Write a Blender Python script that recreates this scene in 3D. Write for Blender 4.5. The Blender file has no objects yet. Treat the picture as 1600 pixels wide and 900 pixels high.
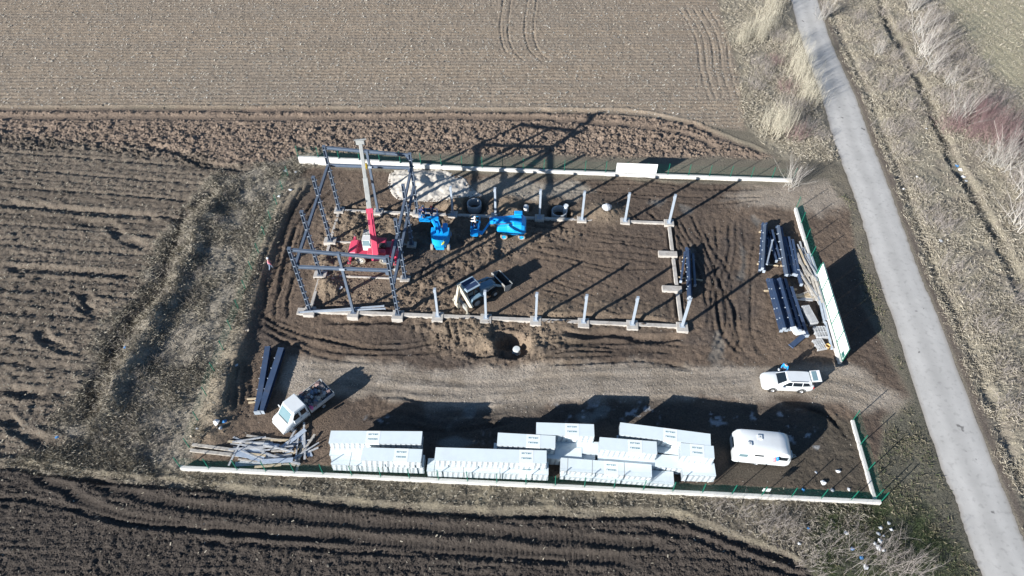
import bpy, bmesh, math, random
import numpy as np
from mathutils import Vector, Matrix

# ------------------------------------------------------------------ camera, sky, sun, exposure
SC = bpy.context.scene
COL = SC.collection
F_PX, PITCH, ROLL, YAW, CAM_H = 1135.0437, math.radians(49.92119), math.radians(.36696), math.radians(2.60567), 56.8796
_cp, _sp = math.cos(PITCH), math.sin(PITCH)
_fw = np.array([0, _cp, -_sp]); _rt = np.array([1., 0, 0]); _up = np.array([0, _sp, _cp])
_c, _s = math.cos(ROLL), math.sin(ROLL)
_rt, _up = _c * _rt + _s * _up, -_s * _rt + _c * _up
_Z = np.array([[math.cos(YAW), -math.sin(YAW), 0], [math.sin(YAW), math.cos(YAW), 0], [0, 0, 1]])
RT, UP, FW = _Z @ _rt, _Z @ _up, _Z @ _fw
cam_data = bpy.data.cameras.new('camera')
cam = bpy.data.objects.new('camera', cam_data)
COL.objects.link(cam)
cam.matrix_world = Matrix(((RT[0], UP[0], -FW[0], 0), (RT[1], UP[1], -FW[1], 0), (RT[2], UP[2], -FW[2], CAM_H), (0, 0, 0, 1)))
cam_data.sensor_width = 36.0
cam_data.lens = 36.0 * F_PX / 1600
cam_data.clip_start = 0.5
cam_data.clip_end = 3000
SC.camera = cam

SUN_EL, SUN_DIR = math.radians(19.2), math.radians(40.6)      # light travels towards SUN_DIR (from +x)
world = bpy.data.worlds.new('World'); SC.world = world; world.use_nodes = True
nt = world.node_tree
for n in list(nt.nodes): nt.nodes.remove(n)
sky = nt.nodes.new('ShaderNodeTexSky'); sky.sky_type = 'NISHITA'; sky.sun_disc = False
sky.sun_elevation = SUN_EL
_sv = (-math.cos(SUN_DIR), -math.sin(SUN_DIR))                 # horizontal direction to the sun
sky.sun_rotation = math.atan2(_sv[0], _sv[1])
sky.air_density = 1.0; sky.dust_density = 0.1; sky.ozone_density = 3.5
bg = nt.nodes.new('ShaderNodeBackground'); bg.inputs[1].default_value = 0.058
out = nt.nodes.new('ShaderNodeOutputWorld')
nt.links.new(sky.outputs[0], bg.inputs[0]); nt.links.new(bg.outputs[0], out.inputs[0])
sun_data = bpy.data.lights.new('sun', 'SUN'); sun_data.energy = 5.0; sun_data.angle = math.radians(0.5)
sun_data.color = (1.0, 0.97, 0.925)
sun = bpy.data.objects.new('sun', sun_data); COL.objects.link(sun)
sun.rotation_euler = Vector((math.cos(SUN_DIR) * math.cos(SUN_EL), math.sin(SUN_DIR) * math.cos(SUN_EL), -math.sin(SUN_EL))).to_track_quat('-Z', 'Y').to_euler()
SC.view_settings.view_transform = 'Standard'; SC.view_settings.look = 'None'
SC.view_settings.gamma = 1.0; SC.view_settings.exposure = 1.03
SC.view_settings.use_curve_mapping = False

rng = np.random.default_rng(7)
random.seed(7)

def G(px, py, z=0.0):
    """photo pixel (1600x900) -> world point on the level z"""
    d = (px - 800) / F_PX * RT - (py - 450) / F_PX * UP + FW
    t = (z - CAM_H) / d[2]
    return np.array([0, 0, CAM_H]) + d * t

def GP(pts, z=0.0):
    return np.array([G(a, b, z)[:2] for a, b in pts])

# ------------------------------------------------------------------ materials
MATS = {}
def mat(name, rgb, rough=0.6, metal=0.0, var=0.12, scale=3.0, bump=0.0, spec=0.5, dirt=None, dirt_amt=0.0, coat=0.0, bscale=None):
    """procedural Principled material: base colour broken up by two noises, optional dirt and fine relief"""
    if name in MATS: return MATS[name]
    m = bpy.data.materials.new(name); m.use_nodes = True
    t = m.node_tree; p = t.nodes['Principled BSDF']
    tc = t.nodes.new('ShaderNodeTexCoord')
    n1 = t.nodes.new('ShaderNodeTexNoise'); n1.inputs['Scale'].default_value = scale; n1.inputs['Detail'].default_value = 6
    n1.inputs['Roughness'].default_value = 0.65
    t.links.new(tc.outputs['Object'], n1.inputs['Vector'])
    r = t.nodes.new('ShaderNodeMapRange'); r.inputs[1].default_value = 0.3; r.inputs[2].default_value = 0.7
    r.inputs[3].default_value = 1 - var; r.inputs[4].default_value = 1 + var
    t.links.new(n1.outputs[0], r.inputs[0])
    mul = t.nodes.new('ShaderNodeMix'); mul.data_type = 'RGBA'; mul.blend_type = 'MULTIPLY'; mul.inputs[0].default_value = 1
    mul.inputs[6].default_value = (*rgb, 1)
    t.links.new(r.outputs[0], mul.inputs[7])
    col = mul.outputs[2]
    if dirt is not None:
        n2 = t.nodes.new('ShaderNodeTexNoise'); n2.inputs['Scale'].default_value = scale * 0.6; n2.inputs['Detail'].default_value = 8
        n2.inputs['Roughness'].default_value = 0.7
        t.links.new(tc.outputs['Object'], n2.inputs['Vector'])
        r2 = t.nodes.new('ShaderNodeMapRange'); r2.inputs[1].default_value = 0.5; r2.inputs[2].default_value = 0.75
        r2.inputs[3].default_value = 0; r2.inputs[4].default_value = dirt_amt
        t.links.new(n2.outputs[0], r2.inputs[0])
        mx = t.nodes.new('ShaderNodeMix'); mx.data_type = 'RGBA'; mx.inputs[7].default_value = (*dirt, 1)
        t.links.new(r2.outputs[0], mx.inputs[0]); t.links.new(col, mx.inputs[6])
        col = mx.outputs[2]
    t.links.new(col, p.inputs['Base Color'])
    p.inputs['Roughness'].default_value = rough; p.inputs['Metallic'].default_value = metal
    p.inputs['Specular IOR Level'].default_value = spec
    if coat: p.inputs['Coat Weight'].default_value = coat; p.inputs['Coat Roughness'].default_value = 0.08
    if bump:
        b = t.nodes.new('ShaderNodeBump'); b.inputs['Strength'].default_value = 0.6; b.inputs['Distance'].default_value = bump
        n3 = t.nodes.new('ShaderNodeTexNoise'); n3.inputs['Scale'].default_value = bscale or scale * 6; n3.inputs['Detail'].default_value = 5
        t.links.new(tc.outputs['Object'], n3.inputs['Vector'])
        t.links.new(n3.outputs[0], b.inputs['Height']); t.links.new(b.outputs[0], p.inputs['Normal'])
    MATS[name] = m
    return m

def attr_mat(name, attr, rough=0.9, nscale=9.0, lo=0.7, hi=1.3, bump=0.0, bscale=14.0, wet=None, translucent=False):
    """procedural material whose base hue comes from the mesh's own colour attribute, broken up by noises"""
    m = bpy.data.materials.new(name); m.use_nodes = True
    t = m.node_tree; p = t.nodes['Principled BSDF']
    a = t.nodes.new('ShaderNodeAttribute'); a.attribute_name = attr
    tc = t.nodes.new('ShaderNodeTexCoord')
    n1 = t.nodes.new('ShaderNodeTexNoise'); n1.inputs['Scale'].default_value = nscale; n1.inputs['Detail'].default_value = 5
    n1.inputs['Roughness'].default_value = 0.7
    t.links.new(tc.outputs['Object'], n1.inputs['Vector'])
    r = t.nodes.new('ShaderNodeMapRange'); r.inputs[1].default_value = 0.32; r.inputs[2].default_value = 0.68
    r.inputs[3].default_value = lo; r.inputs[4].default_value = hi
    t.links.new(n1.outputs[0], r.inputs[0])
    mul = t.nodes.new('ShaderNodeMix'); mul.data_type = 'RGBA'; mul.blend_type = 'MULTIPLY'; mul.inputs[0].default_value = 1
    t.links.new(a.outputs[0], mul.inputs[6]); t.links.new(r.outputs[0], mul.inputs[7])
    t.links.new(mul.outputs[2], p.inputs['Base Color'])
    p.inputs['Roughness'].default_value = rough; p.inputs['Specular IOR Level'].default_value = 0.25
    if wet:
        w = t.nodes.new('ShaderNodeAttribute'); w.attribute_name = wet
        rr = t.nodes.new('ShaderNodeMapRange'); rr.inputs[3].default_value = rough; rr.inputs[4].default_value = 0.12
        t.links.new(w.outputs[2], rr.inputs[0]); t.links.new(rr.outputs[0], p.inputs['Roughness'])
    if bump:
        b = t.nodes.new('ShaderNodeBump'); b.inputs['Strength'].default_value = 1.0; b.inputs['Distance'].default_value = bump
        n3 = t.nodes.new('ShaderNodeTexNoise'); n3.inputs['Scale'].default_value = bscale; n3.inputs['Detail'].default_value = 6
        n3.inputs['Roughness'].default_value = 0.75
        t.links.new(tc.outputs['Object'], n3.inputs['Vector'])
        h = n3.outputs[0]
        if wet:
            mm = t.nodes.new('ShaderNodeMath'); mm.operation = 'SUBTRACT'; mm.inputs[0].default_value = 1
            t.links.new(w.outputs[2], mm.inputs[1])
            t.links.new(mm.outputs[0], b.inputs['Strength'])
        t.links.new(h, b.inputs['Height']); t.links.new(b.outputs[0], p.inputs['Normal'])
    return m

# ------------------------------------------------------------------ noise and mesh helpers
def vn(x, y, seed=0):
    """smooth value noise 0..1"""
    xi = np.floor(x).astype(np.int64); yi = np.floor(y).astype(np.int64)
    fx = x - xi; fy = y - yi
    fx = fx * fx * (3 - 2 * fx); fy = fy * fy * (3 - 2 * fy)
    def h(i, j):
        n = (i * 374761393 + j * 668265263 + seed * 974634777) & 0xffffffff
        n = ((n ^ (n >> 13)) * 1274126177) & 0xffffffff
        return ((n ^ (n >> 16)) & 0xffff) / 65535.0
    return (h(xi, yi) * (1 - fx) + h(xi + 1, yi) * fx) * (1 - fy) + (h(xi, yi + 1) * (1 - fx) + h(xi + 1, yi + 1) * fx) * fy

def fbm(x, y, seed=0, oct=3, gain=0.55):
    s = 0; a = 1; t = 0
    for k in range(oct):
        s = s + a * vn(x * 2 ** k + k * 17.3, y * 2 ** k - k * 9.1, seed + k); t += a; a *= gain
    return s / t

def sstep(a, b, v):
    t = np.clip((v - a) / (b - a), 0, 1)
    return t * t * (3 - 2 * t)

def sdf(X, Y, poly):
    """signed distance to a polygon, positive inside"""
    d = np.full(X.shape, 1e9); ins = np.zeros(X.shape, bool)
    n = len(poly)
    for i in range(n):
        ax, ay = poly[i]; bx, by = poly[(i + 1) % n]
        ex, ey = bx - ax, by - ay
        t = np.clip(((X - ax) * ex + (Y - ay) * ey) / (ex * ex + ey * ey + 1e-9), 0, 1)
        d = np.minimum(d, (X - ax - t * ex) ** 2 + (Y - ay - t * ey) ** 2)
        c = ((ay <= Y) & (by > Y)) | ((by <= Y) & (ay > Y))
        xc = ax + (Y - ay) / (by - ay + 1e-12) * ex
        ins ^= c & (X < xc)
    d = np.sqrt(d)
    return np.where(ins, d, -d)
# ------------------------------------------------------------------ the ground: one sheet, fine in view, coarse out to the horizon
def axis(lo, hi, steps, far):
    core = [lo]
    while core[-1] < hi: core.append(core[-1] + steps(core[-1]))
    a = []; d = 0.4; v = core[0]
    while v > -far: v -= d; d *= 1.35; a.append(v)
    b = []; d = 0.4; v = core[-1]
    while v < far: v += d; d *= 1.35; b.append(v)
    return np.array(a[::-1] + core + b)
XS = axis(-87, 79, lambda v: 0.15 if -34 < v < 36 else 0.2, 900)
YS = axis(6.0, 113, lambda v: 0.13 + 0.1 * max(0.0, v - 20) / 90, 900)
X, Y = np.meshgrid(XS, YS)
H = np.zeros(X.shape)
WET = np.zeros(X.shape)
wob = (fbm(X * .5, Y * .5, 3) - .5)
def zone(pts, soft=0.8, wobble=2.0, world=False):
    p = np.array(pts) if world else GP(pts)
    return sstep(-soft, soft, sdf(X, Y, p) + wob * wobble)
def win(pts, m):
    i0, i1 = np.searchsorted(XS, [pts[:, 0].min() - m, pts[:, 0].max() + m]); j0, j1 = np.searchsorted(YS, [pts[:, 1].min() - m, pts[:, 1].max() + m])
    return slice(j0, j1), slice(i0, i1)
def smooth_line(pts, n=8):
    """Catmull-Rom through the points"""
    p = np.vstack([2 * pts[0] - pts[1], pts, 2 * pts[-1] - pts[-2]]); o = []
    for i in range(1, len(p) - 2):
        for k in range(n):
            t = k / n
            o.append(.5 * ((2 * p[i]) + (-p[i - 1] + p[i + 1]) * t + (2 * p[i - 1] - 5 * p[i] + 4 * p[i + 1] - p[i + 2]) * t * t + (-p[i - 1] + 3 * p[i] - 3 * p[i + 1] + p[i + 2]) * t ** 3))
    o.append(p[-2]); return np.array(o)
def lateral(x, y, pts):
    """signed lateral distance and arc length to the nearest segment of a polyline"""
    best = np.full(x.shape, 1e9); lat = np.zeros(x.shape); arc = np.zeros(x.shape); s0 = 0
    for (ax, ay), (bx, by) in zip(pts[:-1], pts[1:]):
        ex, ey = bx - ax, by - ay; L = math.hypot(ex, ey)
        t = np.clip(((x - ax) * ex + (y - ay) * ey) / (L * L + 1e-9), 0, 1)
        dx, dy = x - ax - t * ex, y - ay - t * ey
        d = dx * dx + dy * dy; m = d < best
        best = np.where(m, d, best)
        lat = np.where(m, np.sign(ex * (y - ay) - ey * (x - ax)) * np.sqrt(d), lat); arc = np.where(m, s0 + t * L, arc); s0 += L
    return lat, arc, s0
TRACKS = []; TM = np.zeros(X.shape)
def groove(pts, width=0.5, depth=0.12, berm=0.05, tread=0.0, px=True, dark=0.0, per=0.42, broken=0.0, smooth_=0.0):
    p = smooth_line(GP(pts) if px else np.array(pts), 6)
    w = win(p, width * 2 + 1); x, y = X[w], Y[w]
    lat, arc, L = lateral(x, y, p)
    lat = lat + (vn(arc * .7, lat * 0 + 3, 5) - .5) * .25 * width
    u = np.abs(lat) / (width * .5)
    fade = sstep(0, 1.5, arc) * sstep(0, 1.5, L - arc) * (0.6 + .6 * vn(arc * .6, arc * 0, 9))
    if broken: fade = fade * sstep(.22, .48, vn(arc * .16, arc * 0 + 7.7 * broken, int(broken * 31)))
    prof = -depth * (1 - sstep(.55, 1.1, u)) + berm * np.exp(-((u - 1.35) / .3) ** 2)
    if tread:
        ph = arc / per + np.abs(lat) / width * 0.8
        prof = prof + tread * (1 - sstep(.8, 1.0, u)) * (np.abs((ph % 1) - .5) * 2)
    H[w] += prof * fade
    if smooth_: TM[w] = np.maximum(TM[w], smooth_ * (1 - sstep(.85, 1.15, u)) * np.clip(fade * 1.6, 0, 1))
    if dark: TRACKS.append((w, dark * (1 - sstep(.6, 1.3, u)) * fade))

# zones, outlined on the photograph and laid on the ground plane
far = 900
fld_up = zone([(-900, -300), (-900, 166), (0, 166), (500, 168), (930, 176), (1060, 186), (1165, 205), (1150, 100), (1120, 0), (1060, -300)], .5, .6)
plough = zone([(-900, 170), (500, 168), (930, 176), (1080, 190), (1215, 247), (1000, 246), (480, 238), (440, 252), (330, 262), (150, 235), (-900, 225)], .6, 1.0)
fld_left = zone([(-900, 215), (0, 218), (150, 222), (330, 245), (392, 262), (330, 285), (285, 330), (245, 380), (205, 470), (150, 530), (110, 620), (85, 700), (0, 724), (-900, 700)], 1.2, 3.0)
fld_bot = zone([(-900, 728), (0, 728), (130, 745), (400, 771), (575, 790), (750, 802), (1050, 806), (1095, 823), (1230, 865), (1290, 905), (1340, 1100), (-900, 1100)], .25, .6)
yard = zone([(468, 262), (1240, 292), (1310, 290), (1330, 330), (1350, 480), (1420, 620), (1380, 660), (1362, 770), (290, 733), (330, 660), (362, 560), (392, 470), (415, 400), (440, 330)], .5, 1.2)
gravel = np.maximum(zone([(455, 560), (560, 560), (700, 580), (900, 568), (1100, 572), (1200, 578), (1340, 572), (1425, 628), (1400, 650), (1250, 622), (1050, 622), (880, 630), (770, 650), (690, 640), (640, 628), (540, 612), (450, 640), (440, 600)], .7, 2.0),
                    .8 * zone([(1160, 292), (1310, 285), (1330, 320), (1280, 335), (1215, 322), (1130, 315)], .9, 2.5))
gravel_n = zone([(800, 275), (900, 285), (930, 300), (850, 312), (760, 312), (690, 300)], .8, 2.5)
verge_e = zone([(1290, 250), (1320, 262), (1345, 335), (1397, 502), (1470, 722), (1536, 905), (1600, 1100), (1260, 1100), (1300, 900), (1370, 780), (1385, 660), (1430, 620), (1350, 480), (1330, 330), (1300, 290)], .4, 1.0)
beyond = zone([(1277, -400), (1277, 0), (1336, 150), (1413, 360), (1467, 500), (1550, 720), (1600, 850), (1680, 1100), (3200, 1100), (3200, -400)], .4, .3)
fld_far = zone([(1440, -400), (1478, 0), (1515, 70), (1575, 130), (1640, 190), (3200, 900), (3200, -400)], 1.2, 2.5)
verge_ne = zone([(1060, -400), (1125, 0), (1150, 100), (1165, 200), (1215, 247), (1300, 250), (1318, 262), (1255, 72), (1236, 0), (1180, -400)], .8, 2.0)
westband = np.clip(1 - fld_left - yard - fld_bot - plough, 0, 1) * sstep(-25, -28, X) * (Y > 22) * (Y < 72)
southband = zone([(283, 738), (1366, 782), (1300, 900), (1230, 862), (1095, 820), (1050, 803), (750, 799), (575, 787), (400, 768), (130, 742), (0, 725), (110, 690), (280, 735)], .4, .8)
green_se = zone([(1270, 790), (1420, 770), (1500, 860), (1520, 905), (1600, 1100), (1250, 1100), (1260, 850)], 1.0, 3.0)

# relief
H += .25 * (fbm(X * .05, Y * .05, 11) - .5) * np.clip(fld_left + beyond + fld_bot, 0, 1)
n_med = fbm(X * 1.1, Y * 1.1, 21, 3); n_fine = fbm(X * 3.1, Y * 3.1, 31, 2)
big = fbm(X * .25, Y * .25, 41)
# upper field: fine drilled rows and small crumbs
rowdir = G(1000, 60)[:2] - G(100, 62)[:2]; rowdir /= np.hypot(*rowdir)
vrow = -X * rowdir[1] + Y * rowdir[0]
H += fld_up * (.034 * np.sin(vrow * 2 * math.pi / .75 + 2 * wob) * (.4 + vn(X * .2, Y * 1.5, 6)) + .07 * (n_fine - .5) + .05 * (n_med - .5))
# ploughed strip: coarse turned clods in slanting rows
u1 = X * .8 + Y * .55; v1 = -X * .35 + Y * 1.0
cl = np.abs(fbm(u1 * 1.0, v1 * 1.7, 51, 3) - .5) * 2
wv = .5 + .5 * np.sin(vrow * 2 * math.pi / 2.1 + 4 * (fbm(X * .35, Y * .35, 54) - .5))
mid = np.exp(-((vrow - (G(600, 216)[1] * rowdir[0] - G(600, 216)[0] * rowdir[1])) / 4.0) ** 2)
H += plough * ((.18 + .42 * mid) * (cl - .35) * (.5 + .8 * wv) + .16 * (n_fine - .5))
# left field: furrows with clods
ld = G(240, 336)[:2] - G(0, 317)[:2]; ld /= np.hypot(*ld)
vl = -X * ld[1] + Y * ld[0]; ul = X * ld[0] + Y * ld[1]
fp = (vl / 2.9 + .35 * (fbm(ul * .08, vl * .1, 61) - .5)) % 1
cl2 = np.abs(fbm(X * 1.3, Y * 1.9, 63, 3) - .5) * 2
H += fld_left * (-.13 * np.exp(-((fp - .5) / .09) ** 2) + .07 * np.exp(-((fp - .33) / .12) ** 2) + (.10 + .30 * vn(X * .12, vl * .45, 65)) * (cl2 - .35) + .10 * (n_fine - .5) + .03 * np.sin(vl * 2 * math.pi / .72 + 3 * wob))
# bottom field: crumbs and rows
bd = G(900, 870)[:2] - G(200, 850)[:2]; bd /= np.hypot(*bd)
vb = -X * bd[1] + Y * bd[0]
H += fld_bot * (-.12 + .05 * np.sin(vb * 2 * math.pi / .62 + 7 * (fbm(X * .25, Y * .25, 111) - .5)) * sstep(.3, .7, fbm(X * .3, vb * .6, 113)) + .15 * (n_fine - .5) + .12 * (np.abs(n_med - .5) * 2 - .3))
REL = H.copy()
# yard mud: lumps; rougher near the footings and the west
lump = np.abs(fbm(X * .9, Y * .9, 71, 3) - .5) * 2
rough_y = np.clip(zone([(500, 325), (700, 325), (860, 345), (900, 365), (720, 430), (700, 490), (490, 485)], 1.2, 3) + .8 * zone([(640, 480), (860, 490), (880, 545), (820, 570), (700, 560), (640, 520)], 1, 3), 0, 1)
H += yard * (.11 * (n_fine - .5) + .07 * (big - .5) + (.09 + .30 * rough_y) * (lump - .4) + .14 * rough_y * (n_fine - .5)) * (1 - .7 * gravel)
# grass verges and the rough bank
gr = np.clip(westband + southband + verge_e * .6 + beyond * (1 - fld_far) + verge_ne, 0, 1)
H += gr * (.16 * (n_med - .5) + .10 * (n_fine - .5) + .25 * (big - .5))
humps = fbm(X * .33, Y * .33, 81, 2)
H += westband * sstep(-29.5, -32, X) * .28 * sstep(.4, .8, humps)
rdg = smooth_line(GP([(372, 292), (330, 318), (298, 352), (282, 400), (262, 450), (225, 500), (195, 545), (172, 590), (150, 640), (120, 680)]), 6)
w = win(rdg, 6); lat, arc, L = lateral(X[w], Y[w], rdg); amp = sstep(0, 4, arc) * sstep(0, 4, L - arc) * (.35 + .9 * fbm(X[w] * .4, Y[w] * .4, 83))
H[w] += amp * (.72 * np.exp(-((lat - .9 + 2.0 * wob[w]) / .9) ** 2) - .6 * np.exp(-((lat + .8 + 2.0 * wob[w]) / .7) ** 2))
RIDGE = np.zeros(X.shape); RIDGE[w] = amp * np.exp(-((lat - 1.2 + 2.0 * wob[w]) / 1.2) ** 2)
HOLL = np.zeros(X.shape); HOLL[w] = amp * np.exp(-((lat + 1.0 + 2.0 * wob[w]) / 1.2) ** 2)
H += fld_far * (.07 * (n_fine - .5) + .02 * np.sin((X + Y * .3) * 5))
# west edge of the yard: the mud lies lower than the bank
bank = smooth_line(GP([(500, 276), (478, 300), (456, 325), (444, 346), (434, 375), (420, 414), (409, 452), (398, 500), (380, 560), (352, 640), (330, 690)]), 6)
lat, arc, L = lateral(X[win(bank, 6)], Y[win(bank, 6)], bank); w = win(bank, 6)
H[w] += .38 * sstep(-.4, .5, -lat * 1.0 + .3 * wob[w]) * np.exp(-np.clip(-lat - 1.2, 0, 9) / 1.5) * sstep(0, 3, arc) * sstep(0, 6, L - arc)
BANK = np.zeros(X.shape); BANK[w] = np.exp(-((lat + 1.2) / 1.1) ** 2) * sstep(0, 2, arc) * sstep(0, 2, L - arc)
# spoil mounds and pits
def mound(px, py, r, h, sq=1.0, seed=1):
    c = G(px, py); a = ((X - c[0]) ** 2 + ((Y - c[1]) * sq) ** 2) / r ** 2
    return h * np.exp(-a) * (.7 + .6 * fbm(X * .9, Y * .9, seed))
spoil = np.zeros(X.shape)
for a in ((745, 522, 1.8, .5), (770, 540, 1.3, .5), (838, 545, 1.7, .35), (880, 545, 2.2, .35), (700, 515, 1.4, .3), (935, 332, 1.6, .5), (960, 338, 1.5, .35), (905, 335, 1.3, .3),
          (712, 322, 1.6, .6), (795, 322, 2.0, .6), (850, 312, 1.5, .3), (940, 487, 2.0, .3), (1015, 497, 2.0, .3), (865, 492, 2.2, .35), (515, 447, 1.2, .8), (505, 410, .9, .4), (545, 350, 2.5, .3), (620, 360, 2.0, .3),
          (352, 600, 1.6, .5), (345, 640, 1.6, .4), (372, 560, 1.3, .35), (325, 680, 1.7, .45)):
    spoil += mound(*a, seed=int(a[0]))
H += spoil
def pit(px, py, rx, ry, dep, wall=.25):
    c = G(px, py); a = np.sqrt(((X - c[0]) / rx) ** 2 + ((Y - c[1]) / ry) ** 2) + wob * .5
    return -dep * (1 - sstep(1 - wall, 1 + wall, a))
H += pit(799, 541, 1.55, 1.35, 1.25) + pit(780, 528, 1.2, .7, .6) + pit(752, 552, 1.4, .5, .4)
H += pit(741, 322, 1.25, 1.15, .9) + pit(874, 333, 1.3, 1.1, 1.0) + pit(822, 325, .8, .7, .5)
# trench hollows beside the footing beams (south side and inside)
for a in (([(870, 520), (915, 525), (960, 522), (1010, 530), (1070, 525)], .9, .35), ([(640, 503), (560, 502), (500, 503)], .8, .22), ([(830, 497), (905, 497), (985, 500), (1045, 505)], .8, .3),
          ([(500, 482), (545, 484), (610, 486)], .7, .3), ([(1047, 355), (1052, 390), (1058, 440), (1064, 505)], .8, .32), ([(505, 460), (497, 478)], .8, .3), ([(530, 326), (600, 328), (655, 327), (705, 329), (760, 331)], .8, .3), ([(770, 346), (840, 353), (900, 353)], .6, .15)):
    groove(a[0], a[1], a[2], .08)
# wheel tracks
groove([(-60, 170), (0, 170), (200, 170), (500, 172), (800, 173), (925, 175), (1000, 178), (1065, 190), (1120, 210), (1200, 242)], 1.1, .16, .10, dark=.12, smooth_=.9)
groove([(-60, 183), (0, 183), (200, 184), (500, 185), (775, 184), (900, 189), (1000, 198), (1075, 210), (1125, 235)], 1.1, .14, .06, dark=.2, smooth_=.9)
for o in (0, 12, 38, 52):
    groove([(850 - 62 + o, -8), (796 + o - 14, 40), (796 + o - 8, 75), (812 + o, 100)], .4, .06, .05)
for o in (0, 10, 22, 34, 46):
    groove([(1060 + o, 10), (1088 + o, 60), (1095 + o, 110), (1110 + o, 160)], .45, .06, .04)
groove([(-60, 724), (0, 727), (48, 731), (133, 743), (240, 754), (400, 771), (575, 790), (750, 802), (900, 803), (1050, 806), (1092, 821), (1200, 860), (1260, 885)], .9, .26, .08)
groove([(40, 731), (88, 757), (133, 784), (187, 805), (267, 818), (400, 833), (550, 842), (700, 856), (850, 866), (1000, 878)], 1.0, .2, .08, tread=.15, dark=.1, smooth_=.95, per=.42)
groove([(128, 746), (173, 760), (227, 778), (293, 789), (400, 800), (600, 821), (750, 829), (900, 841), (1050, 855)], 1.0, .2, .08, tread=.15, dark=.1, smooth_=.95, per=.42)
groove([(-40, 770), (93, 789), (200, 818), (330, 829), (500, 842)], .6, .16, .05)
groove([(300, 845), (500, 856), (700, 868), (900, 880)], .6, .16, .06)
groove([(1000, 820), (1080, 838), (1180, 875), (1260, 900)], .7, .16, .05)
for f in (([(0, 317), (120, 329), (245, 337)], .6, .25), ([(114, 347), (168, 352), (195, 374), (230, 384)], .6, .3), ([(0, 419), (100, 423), (212, 429)], .6, .25), ([(219, 224), (276, 236), (315, 254), (384, 264)], .6, .3),
          ([(0, 607), (80, 618)], .6, .25), ([(57, 508), (75, 532), (100, 546), (134, 548)], .6, .3), ([(120, 470), (140, 484), (174, 493)], .6, .3),
          ([(125, 450), (140, 470), (165, 480)], .6, .2), ([(0, 645), (30, 670), (60, 690), (105, 698)], .7, .3)):
    groove(f[0], 1.2, f[2] * .75, .10)
r2 = random.Random(3)
def family(base, n, spread, width=.34, depth=.07, tread=.035, jit=16):
    for k in range(n):
        o = (k / max(1, n - 1) - .5) * spread
        b = [(x + o * nx + r2.uniform(-jit, jit) * .4, y + o * ny + r2.uniform(-jit, jit) * .3) for x, y, nx, ny in base]
        groove(b, width * r2.uniform(.8, 1.7), depth * r2.uniform(.8, 2.2), depth * .7, tread=tread, dark=.2, broken=r2.uniform(1, 9))
family([(500, 290, 1, .3), (472, 320, 1, .3), (452, 370, 1, .1), (437, 420, 1, 0), (428, 470, 1, -.1), (425, 515, 1, -.3)], 7, 46)
family([(405, 500, .4, 1), (450, 525, .3, 1), (520, 545, .1, 1), (600, 552, 0, 1), (700, 548, 0, 1)], 6, 34)
family([(1068, 335, 1, -.2), (1088, 380, 1, 0), (1112, 430, 1, 0), (1128, 490, 1, 0), (1128, 530, 1, .4), (1100, 560, .5, 1)], 6, 52)
family([(1150, 345, 1, 0), (1148, 400, 1, 0), (1140, 460, 1, 0), (1150, 520, 1, .2), (1175, 560, 1, .3)], 5, 60, tread=.05)
family([(1090, 560, 0, 1), (1000, 552, 0, 1), (900, 556, 0, 1), (840, 560, 0, 1)], 6, 34)
family([(820, 370, 0, 1), (900, 385, 0, 1), (980, 395, 0, 1), (1040, 400, 0, 1)], 7, 60, .25, .05, .0)
family([(840, 430, 0, 1), (930, 455, 0, 1), (1000, 478, 0, 1), (1045, 490, 0, 1)], 6, 50, .25, .05, .0)
family([(1200, 300, 0, 1), (1100, 300, 0, 1), (980, 290, 0, 1), (860, 285, 0, 1)], 5, 32)
family([(470, 585, .2, 1), (600, 598, 0, 1), (760, 610, 0, 1), (900, 600, 0, 1), (1100, 596, 0, 1), (1290, 600, 0, 1), (1390, 630, 0, 1)], 6, 44, .5, .022, .0)
family([(700, 500, 1, 0), (706, 520, 1, 0), (712, 548, 1, 0)], 5, 34, .3, .1, .0)
family([(985, 320, 1, 0), (1000, 335, 1, 0), (1015, 348, 1, 0)], 5, 50, .3, .08, .05)
family([(1200, 612, 1, 0), (1245, 632, 1, .2), (1295, 650, 1, .5), (1320, 690, 1, 0)], 4, 26, .4, .08, .08)
family([(380, 560, 1, 0), (375, 600, 1, 0), (372, 650, 1, 0)], 4, 26, .4, .09, .05)
family([(560, 650, 0, 1), (620, 640, 0, 1), (700, 655, 0, 1), (800, 640, 0, 1)], 4, 40, .5, .06, .0)
# ditch beyond the road, road bed
groove([(1370, -30), (1384, 24), (1432, 120), (1456, 165), (1474, 216), (1496, 260), (1533, 320), (1563, 380), (1598, 453), (1700, 620)], 1.7, .42, .06, dark=.2)  # dark: ditch shade put into the soil colour
RL = [(1228, -40), (1236, 0), (1255, 72), (1283, 150), (1300, 210), (1319, 264), (1344, 335), (1367, 417), (1396, 502), (1468, 722), (1492, 777), (1507, 827), (1534, 900), (1560, 980)]
RR = [(1262, -40), (1277, 0), (1300, 69), (1336, 150), (1360, 219), (1380, 268), (1413, 360), (1438, 430), (1467, 500), (1550, 720), (1575, 782), (1603, 852), (1624, 900), (1655, 980)]
def extend(p):
    a = p[0] + (p[0] - p[6]) / np.hypot(*(p[0] - p[6])) * 420; b = p[-1] + (p[-1] - p[-6]) / np.hypot(*(p[-1] - p[-6])) * 90
    return np.vstack([a, p, b])
pl, pr = extend(smooth_line(GP(RL), 5)), extend(smooth_line(GP(RR), 5))
ROADPOLY = np.vstack([pl, pr[::-1]])
lowp = .25 * (fbm(X * .05, Y * .05, 11) - .5) * np.clip(fld_left + beyond + fld_bot, 0, 1) - .12 * fld_bot
H -= TM * (REL - lowp)
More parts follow.
